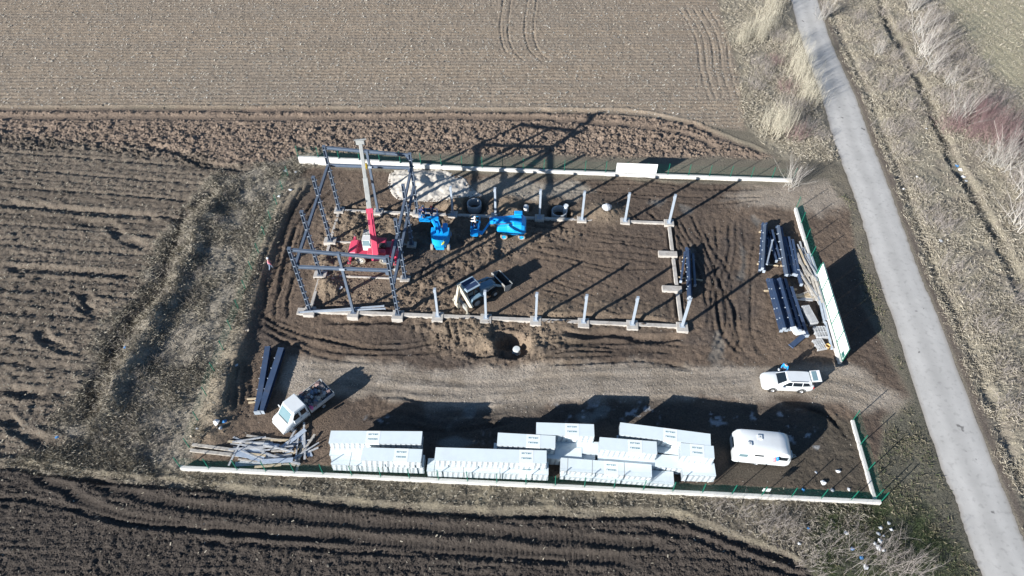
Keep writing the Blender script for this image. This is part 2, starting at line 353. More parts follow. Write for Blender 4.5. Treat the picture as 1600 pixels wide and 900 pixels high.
# smooth the rolled tracks, then grit
# grit: every grid point gets its own small offset, so that low sun picks out the crumbs
grit = rng.normal(0, 1, X.shape); core_ = (np.abs(X + 4) < 84) & (Y > 5) & (Y < 114)
H += core_ * (1 - TM) * grit * (.020 * fld_up + .06 * plough + .045 * fld_left + .042 * fld_bot + yard * (1 - .45 * gravel) * (.024 + .035 * rough_y) + .035 * gr + .015 * fld_far)
rs = sdf(X, Y, ROADPOLY)
inr = sstep(-1.6, -.2, rs)
H *= (1 - inr); H -= .06 * sstep(-.2, .3, rs)
shoulder = np.exp(-((rs + .55) / .5) ** 2) * beyond
H -= .28 * np.exp(-((rs + 1.9) / .55) ** 2) * beyond
H *= (np.abs(X) < 400) & (np.abs(Y) < 400)
# keep the yard level under vehicles, stacks and footings
FLATS = []
def flat(cx, cy, r, z=0.0):
    d = np.hypot(X - cx, Y - cy)
    k = 1 - sstep(r * .75, r * 1.25, d)
    H[:] = H * (1 - k) + z * k

def gh(x, y):
    """ground height at a point"""
    i = int(np.clip(np.searchsorted(XS, x) - 1, 0, len(XS) - 2)); j = int(np.clip(np.searchsorted(YS, y) - 1, 0, len(YS) - 2))
    tx = (x - XS[i]) / (XS[i + 1] - XS[i]); ty = (y - YS[j]) / (YS[j + 1] - YS[j])
    return float((H[j, i] * (1 - tx) + H[j, i + 1] * tx) * (1 - ty) + (H[j + 1, i] * (1 - tx) + H[j + 1, i + 1] * tx) * ty)
def gha(x, y):
    i = np.clip(np.searchsorted(XS, x) - 1, 0, len(XS) - 2); j = np.clip(np.searchsorted(YS, y) - 1, 0, len(YS) - 2)
    tx = (x - XS[i]) / (XS[i + 1] - XS[i]); ty = (y - YS[j]) / (YS[j + 1] - YS[j])
    return (H[j, i] * (1 - tx) + H[j, i + 1] * tx) * (1 - ty) + (H[j + 1, i] * (1 - tx) + H[j + 1, i + 1] * tx) * ty
def msample(M, x, y):
    i = np.clip(np.searchsorted(XS, x) - 1, 0, len(XS) - 2); j = np.clip(np.searchsorted(YS, y) - 1, 0, len(YS) - 2)
    return M[j, i]
# ------------------------------------------------------------------ where the big things stand (used to level the mud under them)
CAR = G(1226.5, 607); CAR = (CAR[0] + .05, CAR[1] + .42)
TRK = (-19.95, 32.4); TRK_A = math.radians(229)
CVN = (19.75, 30.25)
flat(*CAR, 2.9); flat(*TRK, 3.4); flat(*CVN, 3.1)
for c in ((-16.5, 50.6, 4.2), (-10.1, 53.1, 1.9), (-2.45, 55.3, 2.0), (-4.7, 46.6, 2.6)): flat(*c)
for c in ((-14.7, 29), (-11, 29), (-6, 28.2), (-1, 28.2), (1, 30.5), (5, 30.5), (8, 29.8), (12, 29.6), (15, 29.4)): flat(*c, 2.4)
pile = np.zeros(X.shape)

# ------------------------------------------------------------------ ground colours (soil tones, with shade painted into the bank hollow and ditch)
def C3(*c): return np.array(c)
base = np.zeros(X.shape + (3,)); base[:] = C3(.17, .15, .115)
def lay(m, c, a=1.0):
    k = (m * a)[..., None]
    base[:] = base * (1 - k) + np.array(c) * k
big2 = fbm(X * .12, Y * .12, 91); med2 = fbm(X * .6, Y * .6, 93)
lay(westband, (.26, .232, .19)); lay(westband * sstep(.5, .7, med2), (.18, .158, .13), .7)
lay(np.clip(RIDGE * 1.3, 0, 1) * westband, (.36, .32, .255), .85); lay(np.clip(HOLL * 1.5, 0, 1) * westband, (.09, .078, .066), .9)  # hollow tint is shade painted into the soil colour
lay(southband, (.15, .13, .10)); lay(southband * sstep(.5, .65, med2), (.23, .20, .145), .7)
lay(verge_ne, (.27, .24, .185)); lay(beyond, (.285, .255, .195)); lay(beyond * sstep(.45, .65, med2), (.22, .19, .155), .7)
lay(fld_far, (.33, .30, .21))
lay(fld_up, (.285, .229, .172)); lay(fld_up * sstep(.4, .7, vn(X * .05, vrow * .8, 12)), (.250, .208, .164), .6)
lay(plough, (.225, .172, .132))
lay(fld_left, (.155, .128, .101)); lay(fld_left * sstep(.45, .7, vn(X * .08, vl * .5, 14)), (.118, .097, .077), .75)
lay(fld_bot, (.070, .058, .049))
lay(yard, (.148, .110, .082)); lay(yard * sstep(.42, .66, big2), (.100, .076, .060), .85)
lay(yard * rough_y, (.205, .157, .115), .75)
lay(np.clip(spoil * 2.0, 0, 1), (.23, .178, .126), .85)
lay(gravel, (.37, .318, .26), .95); lay(gravel * sstep(.48, .62, med2), (.28, .235, .185), .7)
lay(gravel_n, (.37, .33, .27), .75 )
lay(verge_e, (.165, .145, .112)); lay(verge_e * sstep(.5, .7, med2), (.22, .19, .14), .6); lay(verge_e * sstep(50, 35, Y), (.10, .098, .075), .75)
lay(green_se, (.062, .068, .045), .9); lay(green_se * sstep(.5, .65, med2), (.055, .075, .03), .7)
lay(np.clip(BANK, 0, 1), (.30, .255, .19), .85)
lay(shoulder, (.13, .105, .088), .9)
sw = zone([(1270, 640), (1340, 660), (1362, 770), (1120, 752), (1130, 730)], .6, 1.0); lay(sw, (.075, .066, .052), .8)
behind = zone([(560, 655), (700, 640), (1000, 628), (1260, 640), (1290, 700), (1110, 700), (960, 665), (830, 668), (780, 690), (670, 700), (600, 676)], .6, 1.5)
lay(behind, (.085, .072, .06), .8)  # darker ground behind the panel packs and caravan
for p_ in ([(600, 355), (700, 345), (770, 380), (720, 420), (640, 440), (590, 400)], [(1075, 350), (1180, 350), (1185, 470), (1165, 560), (1100, 540), (1085, 440)], [(640, 520), (760, 545), (1080, 530), (1090, 556), (880, 562), (700, 572), (600, 548)], [(400, 480), (450, 520), (430, 545), (395, 560), (390, 510)]):
    m_ = zone(p_, 1.2, 3.0) * yard * (1 - .8 * gravel) * sstep(.40, .58, fbm(X * .35, Y * .5, 103)); lay(m_, (.088, .070, .058), .8); WET = np.maximum(WET, .28 * m_)
for w_, d_ in TRACKS: base[w_] *= (1 - d_)[..., None]
# standing water and thin ice
def puddle(pts, wob_=1.2):
    m = zone(pts, .25, wob_); return m * yard
pud = np.zeros(X.shape)
for p in ([(1156, 380), (1170, 392), (1168, 415), (1160, 440), (1152, 436), (1157, 410), (1150, 395)], [(1122, 520), (1132, 540), (1122, 562), (1100, 566), (1112, 548)], [(1060, 318), (1078, 322), (1090, 334), (1070, 334)],
          [(1178, 338), (1190, 345), (1186, 362), (1176, 352)], [(1020, 310), (1040, 312), (1030, 322), (1010, 318)], [(1164, 450), (1176, 446), (1172, 466), (1163, 462)], [(1080, 380), (1086, 400), (1082, 415), (1078, 395)]):
    pud = np.maximum(pud, puddle(p))
lay(pud, (.16, .145, .125), .8); WET = np.maximum(WET, pud * .75)
frost = np.zeros(X.shape)
for p in ([(660, 632), (752, 628), (758, 655), (700, 672), (672, 655)], [(668, 690), (740, 684), (770, 690), (700, 704)], [(930, 640), (960, 632), (950, 650), (925, 655)], [(965, 655), (975, 650), (972, 662)], [(900, 650), (930, 645), (915, 662)]):
    frost = np.maximum(frost, zone(p, .3, 1.6))
fr_sp = behind * sstep(.60, .68, fbm(X * 1.6, Y * 1.6, 95, 3)) * sstep(.48, .6, fbm(X * .3, Y * .3, 97))
lay(frost * sstep(.4, .6, med2), (.20, .21, .20), .6); lay(fr_sp, (.50, .54, .58), .6)
WET = np.maximum(WET, .6 * frost)
H -= pud * .03
base *= (.86 + .28 * fbm(X * .8, Y * .8, 99))[..., None]

gm = bpy.data.meshes.new('ground')
ny, nx = X.shape
vv = np.stack([X, Y, H], -1).reshape(-1, 3).astype(np.float32)
ii = (np.arange(ny - 1)[:, None] * nx + np.arange(nx - 1)[None, :]).reshape(-1)
ff = np.stack([ii, ii + 1, ii + nx + 1, ii + nx], 1).astype(np.int32)
def fill_mesh(me, v, f):
    k = f.shape[1]
    me.vertices.add(len(v)); me.vertices.foreach_set('co', np.ascontiguousarray(v, np.float32).reshape(-1))
    me.loops.add(f.size); me.loops.foreach_set('vertex_index', np.ascontiguousarray(f, np.int32).reshape(-1))
    me.polygons.add(len(f)); me.polygons.foreach_set('loop_start', np.arange(0, f.size, k, dtype=np.int32))
    me.update(calc_edges=True)
def set_col(me, name, rgb):
    a = me.color_attributes.new(name, 'FLOAT_COLOR', 'POINT')
    c = np.ones((len(rgb), 4), np.float32); c[:, :3] = rgb
    a.data.foreach_set('color', c.reshape(-1))
fill_mesh(gm, vv, ff)
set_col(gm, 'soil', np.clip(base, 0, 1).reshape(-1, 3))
a = gm.attributes.new('wet', 'FLOAT', 'POINT'); a.data.foreach_set('value', WET.reshape(-1).astype(np.float32))
gm.polygons.foreach_set('use_smooth', np.ones(len(ff), bool))
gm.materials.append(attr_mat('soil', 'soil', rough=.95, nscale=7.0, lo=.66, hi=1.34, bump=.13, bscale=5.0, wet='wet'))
ground = bpy.data.objects.new('ground', gm); COL.objects.link(ground); ground['kind'] = 'structure'

# ------------------------------------------------------------------ road
def strip(name, L_, R_, z, crown, material, n=7):
    v = []; f = []
    for a, b in zip(L_, R_):
        for k in range(n):
            t = k / (n - 1); p = a * (1 - t) + b * t
            v.append((p[0], p[1], z + crown * (1 - (2 * t - 1) ** 2)))
    m = len(L_)
    for i in range(m - 1):
        for k in range(n - 1):
            q = i * n + k; f.append((q, q + 1, q + n + 1, q + n))
    me = bpy.data.meshes.new(name); me.from_pydata(v, [], f); me.materials.append(material)
    o = bpy.data.objects.new(name, me); COL.objects.link(o); return o
def asphalt():
    m = mat('worn_asphalt', (.46, .445, .42), rough=.9, var=.10, scale=.35, bump=.012, bscale=30)
    t = m.node_tree; p = t.nodes['Principled BSDF']; src = p.inputs['Base Color'].links[0].from_socket
    tc = t.nodes['Texture Coordinate']
    def noise(sc, d=4):
        n = t.nodes.new('ShaderNodeTexNoise'); n.inputs['Scale'].default_value = sc; n.inputs['Detail'].default_value = d
        t.links.new(tc.outputs['Object'], n.inputs['Vector']); return n.outputs[0]
    def mixin(cur, fac_out, lo, hi, amt, col):
        r = t.nodes.new('ShaderNodeMapRange'); r.inputs[1].default_value = lo; r.inputs[2].default_value = hi; r.inputs[4].default_value = amt
        t.links.new(fac_out, r.inputs[0])
        x = t.nodes.new('ShaderNodeMix'); x.data_type = 'RGBA'; x.inputs[7].default_value = (*col, 1)
        t.links.new(r.outputs[0], x.inputs[0]); t.links.new(cur, x.inputs[6]); return x.outputs[2]
    c = mixin(src, noise(2.2, 8), .55, .75, .5, (.23, .22, .205))
    c = mixin(c, noise(.9, 2), .70, .74, .8, (.12, .115, .11))          # tar patches
    c = mixin(c, noise(14, 3), .62, .72, .5, (.42, .41, .39))
    a = t.nodes.new('ShaderNodeAttribute'); a.attribute_name = 'lane'
    x = t.nodes.new('ShaderNodeMix'); x.data_type = 'RGBA'; x.blend_type = 'MULTIPLY'; x.inputs[0].default_value = 1
    t.links.new(c, x.inputs[6]); t.links.new(a.outputs[0], x.inputs[7]); t.links.new(x.outputs[2], p.inputs['Base Color'])
    return m
ed = np.random.default_rng(4)
def ragged(p, amp):
    q = p.copy(); q[1:-1] += (ed.random((len(p) - 2, 2)) - .5) * amp; return q
plf, prf = extend(smooth_line(GP(RL), 14)), extend(smooth_line(GP(RR), 14))
road = strip('road', ragged(plf, .13), ragged(prf, .13), .0, .05, asphalt(), 25)
lv = []
for i_ in range(len(plf)):
    for k_ in range(25):
        t_ = k_ / 24; e_ = min(t_, 1 - t_)
        g_ = 1.0 + .09 * (math.exp(-((t_ - .28) / .09) ** 2) + math.exp(-((t_ - .72) / .09) ** 2)) - .07 * math.exp(-((t_ - .5) / .1) ** 2)
        d_ = max(0.0, 1 - e_ / (.05 + .05 * float(vn(np.array(i_ * .35), np.array(3.0 if t_ < .5 else 9.0), 4)))) * .55
        lv.append((g_ * (1 - d_) + .52 * d_, g_ * (1 - d_) + .44 * d_, g_ * (1 - d_) + .36 * d_))
set_col(road.data, 'lane', np.array(lv))
road['kind'] = 'structure'

# ------------------------------------------------------------------ mesh builder
class MB:
    def __init__(s): s.v = []; s.f = []; s.M = None
    def add(s, v, f):
        n = len(s.v); s.v += [tuple(p) for p in v]; s.f += [tuple(i + n for i in q) for q in f]; return s
    def box(s, c, d, rz=0.0, rot=None):
        x, y, z = d[0] / 2, d[1] / 2, d[2] / 2
        p = [Vector((a * x, b * y, e * z)) for e in (-1, 1) for a, b in ((-1, -1), (1, -1), (1, 1), (-1, 1))]
        R = rot if rot is not None else Matrix.Rotation(rz, 3, 'Z')
        return s.add([R @ q + Vector(c) for q in p], [(3, 2, 1, 0), (4, 5, 6, 7), (0, 1, 5, 4), (1, 2, 6, 5), (2, 3, 7, 6), (3, 0, 4, 7)])
    def frame(s, p, q, up=(0, 0, 1)):
        d = (Vector(q) - Vector(p)); L = d.length; d.normalize(); u = Vector(up)
        if abs(d.dot(u)) > .99: u = Vector((0, 1, 0))
        sd = d.cross(u).normalized(); u = sd.cross(d).normalized()
        return Matrix((d, sd, u)).transposed(), L
    def bar(s, p, q, w, h, up=(0, 0, 1)):
        R, L = s.frame(p, q, up); return s.box((Vector(p) + Vector(q)) / 2, (L, w, h), rot=R)
    def ibeam(s, p, q, h, b, up=(0, 0, 1), t=.025):
        R, L = s.frame(p, q, up); c = (Vector(p) + Vector(q)) / 2
        s.box(c, (L, t, h - 2 * t), rot=R)
        for e in (-1, 1): s.box(c + R @ Vector((0, 0, e * (h / 2 - t / 2))), (L, b, t), rot=R)
        return s
    def tube(s, p, q, r, r2=None, n=8, cap=True):
        R, L = s.frame(p, q); r2 = r if r2 is None else r2
        a = [R @ Vector((0, r * math.cos(2 * math.pi * k / n), r * math.sin(2 * math.pi * k / n))) + Vector(p) for k in range(n)]
        b = [R @ Vector((0, r2 * math.cos(2 * math.pi * k / n), r2 * math.sin(2 * math.pi * k / n))) + Vector(q) for k in range(n)]
        f = [(k, (k + 1) % n, n + (k + 1) % n, n + k) for k in range(n)]
        if cap: f += [tuple(range(n))[::-1], tuple(range(n, 2 * n))]
        return s.add(a + b, f)
    def path(s, pts, r, n=6):
        for a, b in zip(pts[:-1], pts[1:]): s.tube(a, b, r, n=n)
        return s
    def prism(s, poly, z0, z1, fn=None):
        n = len(poly); fn = fn or (lambda x, y, z: (x, y, z))
        v = [fn(x, y, z0) for x, y in poly] + [fn(x, y, z1) for x, y in poly]
        return s.add(v, [tuple(range(n))[::-1], tuple(range(n, 2 * n))] + [(k, (k + 1) % n, n + (k + 1) % n, n + k) for k in range(n)])
    def loft(s, rings, caps=True):
        n = len(rings[0]); v = [p for r in rings for p in r]; f = []
        for i in range(len(rings) - 1):
            for k in range(n):
                f.append((i * n + k, i * n + (k + 1) % n, (i + 1) * n + (k + 1) % n, (i + 1) * n + k))
        if caps: f += [tuple(range(n))[::-1], tuple(range((len(rings) - 1) * n, len(rings) * n))]
        return s.add(v, f)
    def lathe(s, prof, c=(0, 0, 0), n=16, axis='z', caps=True):
        rings = []
        for r, z in prof:
            rings.append([((c[0] + r * math.cos(2 * math.pi * k / n)), (c[1] + r * math.sin(2 * math.pi * k / n)), c[2] + z) if axis == 'z' else
                          ((c[0] + r * math.cos(2 * math.pi * k / n)), c[1] + z, (c[2] + r * math.sin(2 * math.pi * k / n))) for k in range(n)])
        return s.loft(rings, caps=caps)
    def build(s, name, material, parent=None, loc=None, rz=0.0, bevel=0.0, smooth=False, sub=0):
        me = bpy.data.meshes.new(name); me.from_pydata([tuple(map(float, p)) for p in s.v], [], s.f)
        bm = bmesh.new(); bm.from_mesh(me); bmesh.ops.recalc_face_normals(bm, faces=bm.faces); bm.to_mesh(me); bm.free()
        me.materials.append(material)
        if smooth: me.polygons.foreach_set('use_smooth', np.ones(len(me.polygons), bool))
        o = bpy.data.objects.new(name, me); COL.objects.link(o)
        if parent is not None: o.parent = parent
        if loc is not None: o.location = loc
        if rz: o.rotation_euler = (0, 0, rz)
        if bevel:
            m = o.modifiers.new('bevel', 'BEVEL'); m.width = bevel; m.segments = 2; m.limit_method = 'ANGLE'
        if sub:
            m = o.modifiers.new('subdivision', 'SUBSURF'); m.levels = sub; m.render_levels = sub
        return o
def tag(o, label, cat, group=None):
    o['label'] = label; o['category'] = cat
    if group: o['group'] = group
    return o
def thing(name, label, cat, loc=(0, 0, 0), rz=0.0, group=None):
    o = bpy.data.objects.new(name, None); COL.objects.link(o); o.location = loc; o.rotation_euler = (0, 0, rz); o.empty_display_size = .3
    return tag(o, label, cat, group)
def copy_tree(o, parent=None):
    c = o.copy(); COL.objects.link(c); c.parent = parent
    for ch in list(o.children): copy_tree(ch, c)
    return c
def plain(name, mesh, parent, loc=(0, 0, 0), rz=0.0):
    o = bpy.data.objects.new(name, mesh); COL.objects.link(o); o.parent = parent; o.location = loc; o.rotation_euler = (0, 0, rz); return o

# shared materials
M_STEEL = mat('primed_steel', (.105, .138, .19), rough=.55, var=.12, scale=2.0, dirt=(.12, .10, .09), dirt_amt=.4)
M_STEEL_D = mat('blue_primed_steel', (.045, .075, .14), rough=.5, var=.15, scale=2.0, dirt=(.14, .12, .10), dirt_amt=.3)
M_GALV = mat('pale_primed_steel', (.34, .39, .45), rough=.5, var=.12, scale=2.0)
M_CONC = mat('concrete', (.46, .43, .39), rough=.9, var=.16, scale=2.5, bump=.02, dirt=(.22, .18, .14), dirt_amt=.7)
M_PLINTH = mat('plinth_concrete', (.62, .605, .57), rough=.85, var=.12, scale=1.3, bump=.01, dirt=(.30, .26, .21), dirt_amt=.85)
M_GREEN = mat('green_fence_paint', (.008, .135, .09), rough=.4, var=.1)
M_WHITE = mat('white_sheet', (.80, .81, .80), rough=.45, var=.04, scale=1.0)
M_PANEL = mat('white_coated_panel', (.71, .79, .81), rough=.5, var=.035, scale=1.2, dirt=(.60, .60, .58), dirt_amt=.35)  # cool sky light on the pack tops put into this colour
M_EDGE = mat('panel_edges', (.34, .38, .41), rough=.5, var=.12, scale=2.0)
M_WRAP = mat('stretch_film', (.54, .59, .62), rough=.25, var=.06, scale=3.0, bump=.03, bscale=9)
M_PAINT = mat('white_car_paint', (.70, .73, .74), rough=.25, var=.03, scale=1.5, coat=.6, dirt=(.50, .47, .42), dirt_amt=.25)
M_GLASS = mat('dark_glass', (.012, .018, .024), rough=.06, var=.05, spec=.8)
M_GLASS_B = mat('pale_glass', (.16, .25, .28), rough=.06, var=.05, spec=.9)
M_RUBBER = mat('tyre_rubber', (.022, .021, .02), rough=.85, var=.2, scale=6, dirt=(.13, .11, .09), dirt_amt=.8)
M_DUSTY = mat('dusty_tyre', (.30, .265, .215), rough=.95, var=.2, scale=5, dirt=(.08, .07, .06), dirt_amt=.6)
M_RIM = mat('alloy_rim', (.45, .46, .47), rough=.35, metal=.7, var=.1)
M_BLACK = mat('black_plastic', (.02, .02, .022), rough=.5, var=.15)
M_RED = mat('crane_red', (.56, .06, .115), rough=.42, var=.14, scale=1.6, dirt=(.50, .16, .18), dirt_amt=.6)
M_BLUE = mat('lift_blue', (.008, .33, .80), rough=.35, var=.10, scale=2.0, dirt=(.10, .36, .60), dirt_amt=.35)
M_GREYM = mat('machine_grey', (.34, .35, .34), rough=.45, var=.12, scale=2.0, dirt=(.2, .17, .13), dirt_amt=.4)
M_CREAM = mat('cream_machine_paint', (.50, .465, .38), rough=.5, var=.12, scale=2.0, dirt=(.30, .24, .17), dirt_amt=.5)
M_TEAL = mat('teal_machine_paint', (.16, .27, .36), rough=.45, var=.12, scale=2.0, dirt=(.2, .16, .12), dirt_amt=.4)
M_WOOD = mat('weathered_wood', (.42, .39, .345), rough=.85, var=.25, scale=4, bump=.01, dirt=(.17, .14, .11), dirt_amt=.7)
M_WOOD2 = mat('grey_wood', (.42, .43, .44), rough=.85, var=.25, scale=4, bump=.01)
M_WOOD3 = mat('fresh_wood', (.50, .41, .28), rough=.8, var=.2, scale=4)
M_CHROME = mat('bright_metal', (.6, .6, .6), rough=.25, metal=.9, var=.05)
M_LAMP_R = mat('red_lens', (.35, .02, .02), rough=.2)
M_LAMP_W = mat('clear_lens', (.55, .57, .58), rough=.12)
M_INK = mat('teal_print', (.02, .20, .25), rough=.6, var=.2)
M_PAPER = mat('printed_film', (.84, .87, .86), rough=.45, var=.03)
# ------------------------------------------------------------------ footings of the hall
COLX = [-22.05, -17.67, -13.25, -9.29, -4.53, .37, 5.06, 9.83, 14.68]
YS_, YN_ = 43.65, 58.0
MIDY = [48.4, 53.25]
fo = thing('foundation', 'pale concrete footing beams and pads laid out as a long rectangle in the mud', 'foundation', (0, 0, 0))
TOPZ = .30
def fbeam(p, q, w=.42, top=.26):
    return MB().bar((p[0], p[1], (top - .8) / 2), (q[0], q[1], (top - .8) / 2), w, top + .8).build('footing_beam', M_CONC, fo, bevel=.02)
def fpad(x, y, sx=1.15, sy=1.15, top=TOPZ):
    return MB().box((x, y, (top - .9) / 2), (sx, sy, top + .9)).build('footing_pad', M_CONC, fo, bevel=.025)
for i in range(8):
    a, b = COLX[i], COLX[i + 1]
    fbeam((a + .55, YS_), (b - .55, YS_)); fbeam((a + .55, YN_), (b - .55, YN_), .34, .2)
for x in COLX:
    fpad(x, YS_ - .12, 1.1, 1.15); fpad(x, YN_, 1.05, .95, .27)
ysr = [YS_, *MIDY, YN_]
for i in range(3):
    fbeam((COLX[0], ysr[i] + .6), (COLX[0], ysr[i + 1] - .6), .3, .2)
    fbeam((COLX[-1], ysr[i] + .6), (COLX[-1], ysr[i + 1] - .6), .36, .18)
for y in MIDY:
    fpad(COLX[0], y, 1.3, .9); fpad(COLX[2], y, 1.0, .8, .15); fpad(COLX[-1] - .55, y, 2.0, .75, .3)
    fbeam((COLX[0] + .7, y), (COLX[2] - .55, y), .18, .12)
fpad(COLX[0] - .9, YS_ - .1, .7, .8, .22)
# ------------------------------------------------------------------ steel columns
def hcol(z0, h, w=.26, d=.26, cleats=0):
    m = MB(); m.ibeam((0, 0, z0), (0, 0, z0 + h), d, w, up=(0, 1, 0), t=.03)
    return m
short_mesh = None
for row, y in ((0, YS_), (1, YN_)):
    for i, x in enumerate(COLX[3:]):
        t = thing('steel_column', '', 'column', (x, y, TOPZ if row == 0 else .27), 0, 'short columns along the footing')
        t['label'] = 'short grey steel column ' + ((['next to the tall frame on the footing by the open pit', 'in front of the backhoe loader', 'next past the backhoe on the footing by the open pit', 'on the gravel track side, midway between backhoe and corner', 'next to the corner column on the gravel track side', 'at the footing corner nearest the white car'] if row == 0 else ['beside the sunken well ring and the tall frame', 'behind the basket of the folded blue lift', 'between the white drum and the pale well ring', 'beside the pale well ring and the spoil mound', 'next to the corner column on the field side', 'at the footing corner on the field side'])[i])
        if short_mesh is None:
            s_ = MB().ibeam((0, 0, .03), (0, 0, 4.05), .24, .22, up=(0, 1, 0), t=.03).build('shaft', M_GALV, t)
            b_ = MB().box((0, 0, .015), (.5, .5, .03)).build('base_plate', M_GALV, t)
            k_ = MB().box((-.14, 0, 3.7), (.06, .16, .3)).box((0, 0, 4.065), (.26, .26, .03)).build('head_cleat', M_GALV, t)
            short_mesh = (s_.data, b_.data, k_.data)
        else:
            for nm, me in zip(('shaft', 'base_plate', 'head_cleat'), short_mesh): plain(nm, me, t)
# ------------------------------------------------------------------ tall frame
fr = thing('steel_frame', 'tall bolted steel portal frame rising around the red crane', 'steel frame', (0, 0, 0))
WX, MX, EX = COLX[0], COLX[1], COLX[2]
def tcol(x, y, z1, z0=TOPZ, w=.28, d=.30, cl=True, flip=False):
    m = MB()
    up = (1, 0, 0) if flip else (0, 1, 0)
    m.ibeam((x, y, z0 + .03), (x, y, z1), d, w, up=up, t=.035)
    c = m.build('column', M_STEEL, fr)
    MB().box((x, y, z0 + .015), (.55, .55, .03)).build('base_plate', M_STEEL, c); MB().box((x, y, z1 + .015), (d + .04, d + .04, .03)).build('cap_plate', M_STEEL, c)
    if cl:
        n = int((z1 - z0) / .95); m = MB()
        for j in range(1, n + 1):
            z = z0 + j * .95
            if z > z1 - .2: break
            m.box((x + d / 2 + .07, y, z), (.14, .16, .04)).box((x, y - w / 2 - .05, z), (.2, .10, .03))
        m.build('cleats', M_GALV, c)['kind'] = 'stuff'
    return c
ZW, ZE, ZG = 9.2, 8.62, 6.72
for y in (YS_, *MIDY, YN_):
    tcol(WX, y, ZW, flip=True); tcol(EX, y, ZE, flip=True)
tcol(MX, YS_, 8.86, w=.24, d=.24, cl=False); tcol(MX, YN_, 8.86, w=.24, d=.24, cl=False)
def bm_(name, p, q, h=.30, b=.22, mm=None):
    return MB().ibeam(p, q, h, b, t=.03).build(name, mm or M_STEEL, fr)
for y in (YS_, YN_):
    bm_('top_beam', (WX + .2, y, ZW - .19), (MX - .13, y, 8.72)); bm_('top_beam', (MX + .13, y, 8.72), (EX - .2, y, ZE - .18))
    bm_('girt', (WX + .2, y, ZG), (MX - .14, y, ZG)); bm_('girt', (MX + .14, y, ZG), (EX - .2, y, ZG))
    MB().box((MX, y, ZG), (.5, .3, .28)).build('splice_plate', M_GALV, fr)
for x, zz in ((WX, ZG), (EX, ZG), (EX, 4.25)):
    for a, b in zip(ysr[:-1], ysr[1:]):
        bm_('side_beam', (x, a + .16, zz), (x, b - .16, zz),   .32, .24)
for y in (YS_, YN_): [MB().box((EX - .3, y, z_), (.28, .12, .45)).build('gusset', M_STEEL, fr) for z_ in (ZE - .55, ZG - .36)]

# ------------------------------------------------------------------ fence round the site
FXW, FXE, FYS, FYN = -29.0, 29.1, 26.35, 65.8
PH = .42
M_PL_S = M_PLINTH
def plinth(name, p, q, label, w=.28, h=PH, seg=2.45, sink=.45, extra=None):
    t = thing(name, label, 'plinth', (0, 0, 0), 0, None)
    L = math.hypot(q[0] - p[0], q[1] - p[1]); n = max(1, round(L / seg))
    me = None; ang = math.atan2(q[1] - p[1], q[0] - p[0])
    for k in range(n):
        c = [p[i] + (q[i] - p[i]) * (k + .5) / n for i in (0, 1)]
        if me is None:
            o = MB().box((0, 0, (h - sink) / 2), (L / n - .015, w, h + sink)).build('wall_section', M_PL_S, t, bevel=.012); me = o.data
        else:
            o = plain('wall_section', me, t); m = o.modifiers.new('bevel', 'BEVEL'); m.width = .012; m.segments = 2
        if extra is not None and extra(c[0]) > .01:
            bpy.data.objects.remove(o)
            o = MB().box((0, 0, (h + extra(c[0]) - sink) / 2), (L / n - .015, w, h + extra(c[0]) + sink)).build('wall_section', M_PL_S, t, bevel=.012)
        o.location = (c[0], c[1], random.uniform(-.012, .012)); o.rotation_euler = (0, 0, ang + random.uniform(-.002, .002))
    return t
NEX = lambda x: .70 * float(1 - sstep(-26, -6, x))
plinth('concrete_plinth', (FXW, FYS), (FXE, FYS), 'long low white concrete plinth along the dark ploughed field')
plinth('concrete_plinth', (-28.4, FYN), (FXE + .6, FYN), 'white concrete plinth along the pale harrowed field, taller behind the crane', extra=NEX)
plinth('concrete_plinth', (FXE, 61.0), (FXE, 40.1), 'white concrete plinth beside the stacked steel and the road')
plinth('concrete_plinth', (FXE - .35, 34.0), (FXE - .35, 26.6), 'short grey concrete plinth beyond the white caravan', h=.24)
FH = 1.62
post_m = None; panel_cache = {}
def wire_panel(L, h, ang):
    key = (round(L, 2), round(h, 2))
    if key in panel_cache: return panel_cache[key]
    m = MB(); r = .004
    n = int(L / .12)
    for k in range(n + 1): m.box((-L / 2 + k * L / n, 0, h / 2), (.003, .003, h))
    for j in range(int(h / .2) + 1): m.box((0, .008, j * h / int(h / .2)), (L, .003, .0035))
    panel_cache[key] = m; return m
panel_mesh = {}
def fence(p, q, base, label, skip=(), n=None, h=FH, ex=None):
    global post_m
    L = math.hypot(q[0] - p[0], q[1] - p[1]); n = n or round(L / 2.45); ang = math.atan2(q[1] - p[1], q[0] - p[0])
    t = thing('mesh_fence', label, 'fence', (0, 0, 0))
    for k in range(n + 1):
        x, y = [p[i] + (q[i] - p[i]) * k / n for i in (0, 1)]
        z = (base if base is not None else gh(x, y) - .15) + (ex(x) * .95 if ex else 0)
        if post_m is None:
            o = MB().box((0, 0, h / 2), (.06, .05, h)).box((0, 0, h + .008), (.075, .065, .024)).build('post', M_GREEN, t); post_m = o.data
        else: o = plain('post', post_m, t)
        o.location = (x, y, z); o.rotation_euler = (random.uniform(-.02, .02), random.uniform(-.02, .02), ang)
        if k < n and k not in skip:
            L1 = L / n - .06; key = (round(L1, 2), h)
            c = [p[i] + (q[i] - p[i]) * (k + .5) / n for i in (0, 1)]
            zz = (base if base is not None else gh(*c)) + (ex(c[0]) if ex else 0)
            if key not in panel_mesh:
                o = wire_panel(L1, h - .1, 0).build('wire_panel', M_GREEN, t); panel_mesh[key] = o.data
            else: o = plain('wire_panel', panel_mesh[key], t)
            o.location = (c[0], c[1], zz + .05); o.rotation_euler = (0, 0, ang)
    return t
fence((FXW, FYS + .02), (FXE, FYS + .02), PH - .02, 'green wire mesh fence on the plinth behind the panel stacks')
